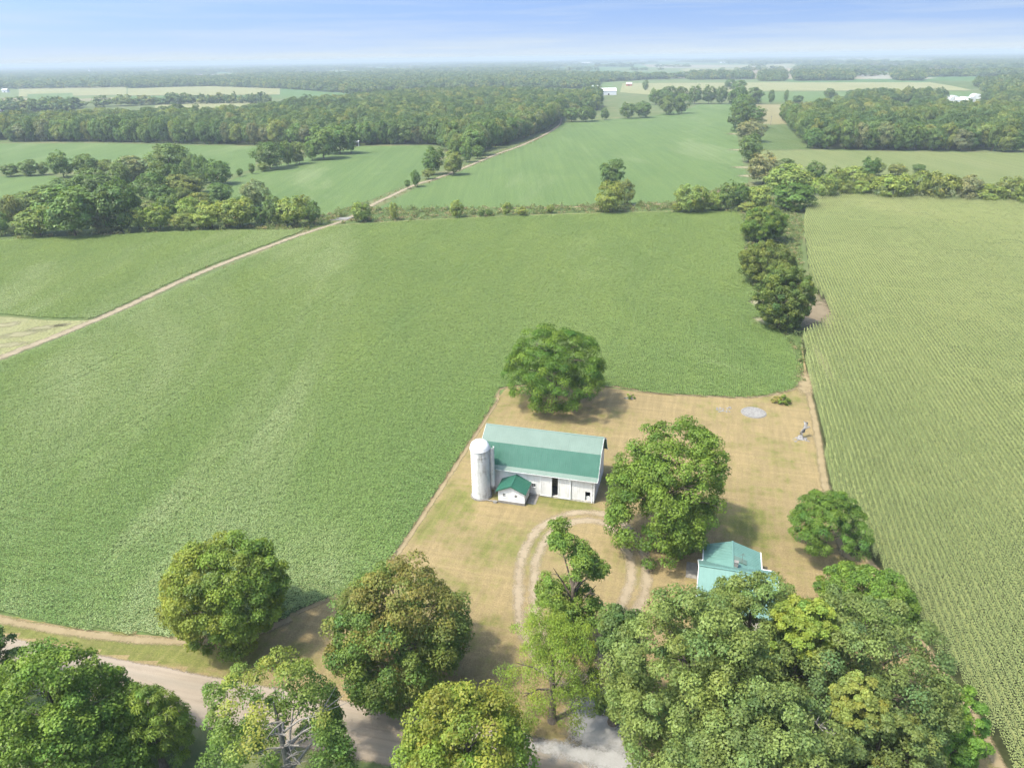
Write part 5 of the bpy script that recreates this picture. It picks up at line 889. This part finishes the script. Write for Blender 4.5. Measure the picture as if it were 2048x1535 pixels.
def house():
    x, y = farm(0, 0); h = tag(empty('farmhouse', (x, y, 0), FARM), 'low house with teal metal roofs half hidden by the oak grove', 'house')
    MB().box(16.1, 22.4, -14.5, -10.0, 0, 2.72).build('rear_wall', M['house_wall'], h); MB().box(15.6, 23.7, -21.6, -13.4, 0, 2.7).build('main_wall', M['house_wall'], h)
    rx = 19.2
    for e, nm in ((15.75, 'rear_roof'), (22.75, 'rear_roof')):
        r = MB().slab([(e, -9.75, 2.8), (rx, -9.75, 3.95), (rx, -15.4, 3.95), (e, -13.6, 2.8)], .08).build(nm, M['roof_teal'], h); q = MB()
        for k in range(1, 12):
            yy = -9.75 - 3.8 * k / 12; q.bar((e, yy, 2.82), (rx, yy, 3.97), .03, .03)
        q.build('roof_ribs', M['roof_teal'], r)['kind'] = 'stuff'
        MB().bar((e, -9.72, 2.76), (e, -13.0, 2.76), .12, .16).build('gutter', M['trim'], h)
    MB().bar((rx, -9.75, 4.0), (rx, -15.2, 4.0), .2, .06).build('ridge_cap', M['roof_teal'], h)
    MB().poly([(16.1, -9.99, 2.7), (22.4, -9.99, 2.7), (rx, -9.99, 3.85)]).build('gable', M['house_wall'], h)
    for a, b in (((-13.1, 2.8), (-17.5, 5.4)), ((-21.9, 2.8), (-17.5, 5.4))):
        r = MB().slab([(15.2, a[0], a[1]), (24.05, a[0], a[1]), (24.05, b[0], b[1]), (15.2, b[0], b[1])], .08).build('main_roof', M['roof_teal'], h); q = MB()
        for k in range(22): q.bar((15.3 + .415 * k, a[0], a[1] + .02), (15.3 + .415 * k, b[0], b[1] + .02), .03, .03)
        q.build('roof_ribs', M['roof_teal'], r)['kind'] = 'stuff'
        for xx in (15.16, 24.09): MB().bar((xx, a[0], a[1] - .06), (xx, b[0], b[1] - .06), .06, .2).build('rake_board', M['trim'], h)
    MB().bar((15.2, -13.04, 2.74), (24.05, -13.04, 2.74), .12, .14).build('gutter', M['trim'], h); MB().bar((15.2, -17.5, 5.45), (24.05, -17.5, 5.45), .24, .06).build('ridge_cap', M['roof_teal'], h)
    for xx in (15.66, 23.64): MB().poly([(xx, -13.4, 2.69), (xx, -21.6, 2.69), (xx, -17.5, 5.2)]).build('gable', M['house_wall'], h)
    MB().box(19.35, 19.8, -14.75, -14.3, 3.4, 4.45).box(19.31, 19.84, -14.79, -14.26, 4.45, 4.53).build('chimney', M['pale_stone'], h)
    a = MB(); a.tube([(20.3, -13.4, 3.3), (20.3, -13.4, 5.0)], .02, 6); a.bar((20.0, -13.4, 4.7), (20.6, -13.4, 4.7), .025); a.bar((20.1, -13.4, 4.9), (20.5, -13.4, 4.9), .025); a.build('aerial', M['iron'], h)
    sky = MB().slab([(19.35, -12.7, 4.02), (20.9, -12.7, 3.52), (20.9, -13.6, 3.52), (19.35, -13.6, 4.02)], .04).build('patch_sheet', M['roof_pale_lit'], h)
    for k, xx in enumerate((17.2, 20.6)):
        w = MB().box(xx, xx + 1.0, -9.985, -9.95, 1.0, 2.1).build('window', M['trim'], h); MB().box(xx + .08, xx + .92, -9.95, -9.94, 1.08, 2.02).build('pane', M['glass'], w)
house()
o = MB().box(13.9, 15.3, -13.4, -10.3, 0, .09).build('patio_slab', M['concrete']); o.location = (BARN[0], BARN[1], 0); o.rotation_euler = (0, 0, FARM); tag(o, 'plain concrete patio slab beside the teal roofed house', 'slab')

# loose things on the lawn
x, y = MISC['pad']; p = tag(empty('round_pad', (x, y, 0)), 'round concrete pad lying in the dry lawn', 'concrete pad'); MB().lathe([(2.15, 0), (2.15, .16), (2.05, .18), (1.9, .18), (1.88, .12), (0.01, .12)], 48).build('slab', M['pale_stone'], p); MB().lathe([(2.3, 0.0), (2.28, .05), (2.15, .06)], 48).build('rim', M['concrete'], p)
def small_bush(name, xy, r, h, label, seed, col, n=26):
    tree(name, (xy[0], xy[1], r, h / 2, 0.0), label, 'bush', seed, col, leaf=(.3, .2), nclump=n, per=50, crad=.3, bottom=-.2)
small_bush('shrub', MISC['bush_a'], 1.2, 1.6, 'green shrub beside the round concrete pad', 61, (.09, .13, .035)); small_bush('shrub', MISC['bush_b'], 1.0, 1.1, 'brownish low shrub left of the green one by the pad', 62, (.14, .13, .05)); small_bush('weed_clump', MISC['slabs'], .75, .9, 'small weed clump growing between pale slabs on the lawn', 63, (.085, .13, .03), 14)
small_bush('low_growth', (21.6, 77.2), 2.3, 1.5, 'dark low growth round the foot of the barn end tree', 64, (.045, .085, .02), 60)
def stones(base, n, spread, seed, label):
    rng = random.Random(seed)
    for i in range(n):
        m = MB(); w, d, h = rng.uniform(.25, .6), rng.uniform(.2, .45), rng.uniform(.05, .14); m.hexa([(-w / 2, -d / 2, 0), (w / 2, -d / 2 * rng.uniform(.6, 1), 0), (w / 2 * rng.uniform(.7, 1), d / 2, 0), (-w / 2 * rng.uniform(.7, 1), d / 2 * rng.uniform(.7, 1), 0), (-w / 2 * .85, -d / 2 * .8, h), (w / 2 * .85, -d / 2 * .7, h), (w / 2 * .7, d / 2 * .8, h), (-w / 2 * .7, d / 2 * .7, h)])
        o = m.build('flat_stone', M['pale_stone'], None); o.location = (base[0] + rng.uniform(-1, 1) * spread[0], base[1] + rng.uniform(-1, 1) * spread[1], .0); o.rotation_euler = (0, 0, rng.uniform(0, 3)); tag(o, label, 'stone', label)
stones(MISC['rubble'], 20, (1.7, 1.1), 1, 'pale flat stone in the scatter left of the round pad'); stones(MISC['slabs'], 9, (1.3, .7), 2, 'pale flat stone around the small weed clump'); stones((MISC['stump'][0] - .1, MISC['stump'][1] - .4), 8, (1.2, .6), 3, 'pale stone at the foot of the dead stump')
def stump():
    x, y = MISC['stump']; s = tag(empty('dead_stump', (x, y, 0)), 'leaning silver grey dead tree stump near the corn edge', 'stump'); m = MB()
    m.tube([(0, 0, -.05), (.1, .1, .5), (.45, .35, 1.3), (.8, .55, 2.2), (1.0, .6, 2.9)], [.62, .42, .36, .30, .16], 9); m.build('trunk', M['grey_wood'], s, True)
    for a, b, c in (((.6, .4, 1.7), (1.25, .35, 2.1), (1.5, .3, 2.2)), ((.8, .5, 2.1), (.65, .75, 2.8), (.5, .9, 3.0)), ((.25, .2, .9), (-.15, .0, 1.3), (-.3, -.1, 1.35))): MB().tube([a, b, c], [.17, .12, .05], 6).build('broken_limb', M['grey_wood'], s, True)
    for a in range(5): MB().tube([(0, 0, .18), (.55 * math.cos(a * 1.3), .45 * math.sin(a * 1.3), .1), (1.0 * math.cos(a * 1.3), .8 * math.sin(a * 1.3), -.04)], [.2, .14, .05], 6).build('root', M['grey_wood'], s, True)
stump()
def culvert():
    x, y = MISC['culvert']; c = tag(empty('culvert_bridge', (x, y, 0), .12), 'pale concrete culvert slab where the lane crosses the ditch', 'culvert')
    MB().hexa([(-6.5, -2.2, 0), (1.5, -2.2, 0), (3.5, 2.2, 0), (-3.0, 2.2, 0), (-6.3, -2.1, .35), (1.3, -2.1, .35), (3.3, 2.1, .35), (-2.9, 2.1, .35)]).build('deck', M['pale_stone'], c); m = MB()
    m.hexa([(2.0, -2.4, 0), (5.2, -.6, 0), (5.6, 1.8, 0), (3.7, 2.2, 0), (2.0, -2.4, .4), (5.2, -.6, 1.0), (5.6, 1.8, 1.3), (3.7, 2.2, .4)]); m.build('wing_wall', M['dark'], c); MB().lathe([(.55, 0), (.55, 1.1), (.0, 1.12)], 14, (5.2, 2.4)).build('drain_barrel', M['iron'], c)
culvert()
x, y = MISC['pole']; p = tag(empty('utility_pole', (x, y, 0)), 'thin wooden pole standing in the far pasture', 'pole'); MB().tube([(0, 0, 0), (0, 0, 8)], [.22, .15], 8).build('shaft', M['grey_wood'], p); MB().bar((-1.1, 0, 7.4), (1.1, 0, 7.4), .16).build('cross_arm', M['grey_wood'], p)

# far buildings, each where it stands
M['hoop'] = plain('hoop_cover', (.42, .42, .41), .6, .2, .15, .4)
def gabled(o, L, D, he, hr, wall, roof):
    MB().box(-L / 2, L / 2, -D / 2, D / 2, -.1, he).build('wall', wall, o)
    for s in (-1, 1): MB().slab([(-L / 2 - .4, s * (D / 2 + .5), he - .15), (L / 2 + .4, s * (D / 2 + .5), he - .15), (L / 2 + .4, 0, hr), (-L / 2 - .4, 0, hr)], .15).build('roof', roof, o)
    for s in (-1, 1): MB().poly([(s * L / 2, -D / 2, he), (s * L / 2, D / 2, he), (s * L / 2, 0, hr - .2)]).build('gable', wall, o)
    MB().box(-1.2, 1.2, -D / 2 - .06, -D / 2 - .01, 0, 2.6).build('door', M['dark'], o)
DESC = {0: 'long white barn roof beyond the far copse', 1: 'small white house beside the far long barn', 2: 'white hoop shed, highest of the cluster behind the right woods', 3: 'white hoop shed, nearest of the cluster behind the right woods', 4: 'grey white hoop shed left of the cluster behind right woods', 5: 'small white shed before the hoop sheds', 6: 'white domed tank on the hazy left plain', 7: 'pale house left of the domed tank', 8: 'pale tower on the hazy left horizon', 9: 'white house at the picture edge beyond the left woods', 10: 'white shed low at the picture edge by the left woods', 11: 'white house among hazy trees left of middle', 12: 'white shed left of the hazy house', 13: 'reddish shed by the far pale field', 14: 'long white building in the far trees at right', 15: 'small house left of the far long white building', 16: 'long white sheds near the right horizon', 17: 'low white shed below the right horizon', 18: 'pale house at the far right', 19: 'house in the trees behind the pale field', 20: 'tiny white shed on the horizon plain', 21: 'long pale hall on the hazy middle horizon', 22: 'second long pale hall on the hazy middle horizon', 23: 'third long pale hall on the hazy middle horizon', 24: 'grey hunting blind at the corner of the left woods'}
for i, (x, y, k) in enumerate(FAR_BUILDINGS):
    nm = {'long': 'barn', 'house': 'house', 'hoop': 'hoop_shed', 'shed': 'shed', 'tank': 'storage_tank', 'tower': 'tower', 'red': 'shed', 'blind': 'hunting_blind'}[k]
    b = tag(empty('far_' + nm if k != 'blind' else nm, (x, y, 0), FARM + (0.0 if i % 3 else .3)), DESC[i], nm.replace('_', ' ')); f = max(1.0, y / 2200)
    if k == 'long': gabled(b, 26 * f, 12, 6.5, 11, M['far_white'], M['far_white'])
    elif k == 'house': gabled(b, 13 * f, 9, 5.5, 8.5, M['far_white'], M['far_grey'])
    elif k == 'shed': gabled(b, 14 * f, 8, 4.5, 7, M['far_white'], M['far_white'])
    elif k == 'red': gabled(b, 12, 8, 4.5, 7, M['far_red'], M['far_grey'])
    elif k == 'blind': gabled(b, 3, 3, 3.4, 4.0, M['far_grey'], M['far_grey'])
    elif k == 'hoop':
        m = MB(); n = 14; L = 22; r = 6.0; prev = None
        for j in range(n):
            a0, a1 = math.pi * j / n, math.pi * (j + 1) / n; m.poly([(r * math.cos(a0), -L / 2, 6.2 * math.sin(a0)), (r * math.cos(a0), L / 2, 6.2 * math.sin(a0)), (r * math.cos(a1), L / 2, 6.2 * math.sin(a1)), (r * math.cos(a1), -L / 2, 6.2 * math.sin(a1))][::-1])
        m.build('cover', M['hoop'], b)
        for s in (-1, 1): MB().poly([(r * math.cos(math.pi * j / n), s * L / 2 * .995, 6.2 * math.sin(math.pi * j / n)) for j in range(n + 1)]).build('end_wall', M['far_grey'], b)
    elif k == 'tank': MB().lathe([(12, 0), (12, 8)] + [(12 * math.cos(t), 8 + 6.2 * math.sin(t)) for t in np.linspace(0, 1.55, 8)], 24).build('shell', M['far_white'], b); MB().lathe([(12.3, 7.7), (12.3, 8.2)], 24).build('ring', M['far_grey'], b)
    elif k == 'tower': MB().box(-5, 5, -5, 5, 0, 22).box(-14, -5.1, -6, 6, 0, 9).build('shaft', M['far_white'], b); MB().box(-2, 2, -2, 2, 22, 36).build('head_house', M['far_grey'], b)

# ------------------------------------------------------------------ air
def haze():
    m = bpy.data.materials.new('haze_air'); m.use_nodes = True; nt = m.node_tree; nt.nodes.clear(); o = nt.nodes.new('ShaderNodeOutputMaterial'); v = nt.nodes.new('ShaderNodeVolumePrincipled')
    v.inputs['Color'].default_value = (.54, .63, .70, 1); v.inputs['Density'].default_value = HAZE; v.inputs['Anisotropy'].default_value = 0.0; nt.links.new(v.outputs[0], o.inputs['Volume'])
    b = MB().box(-14000, 14000, -600, 15400, -1.5, 64).build('haze', m); tag(b, kind='stuff')
HAZE = 0.00021
haze()
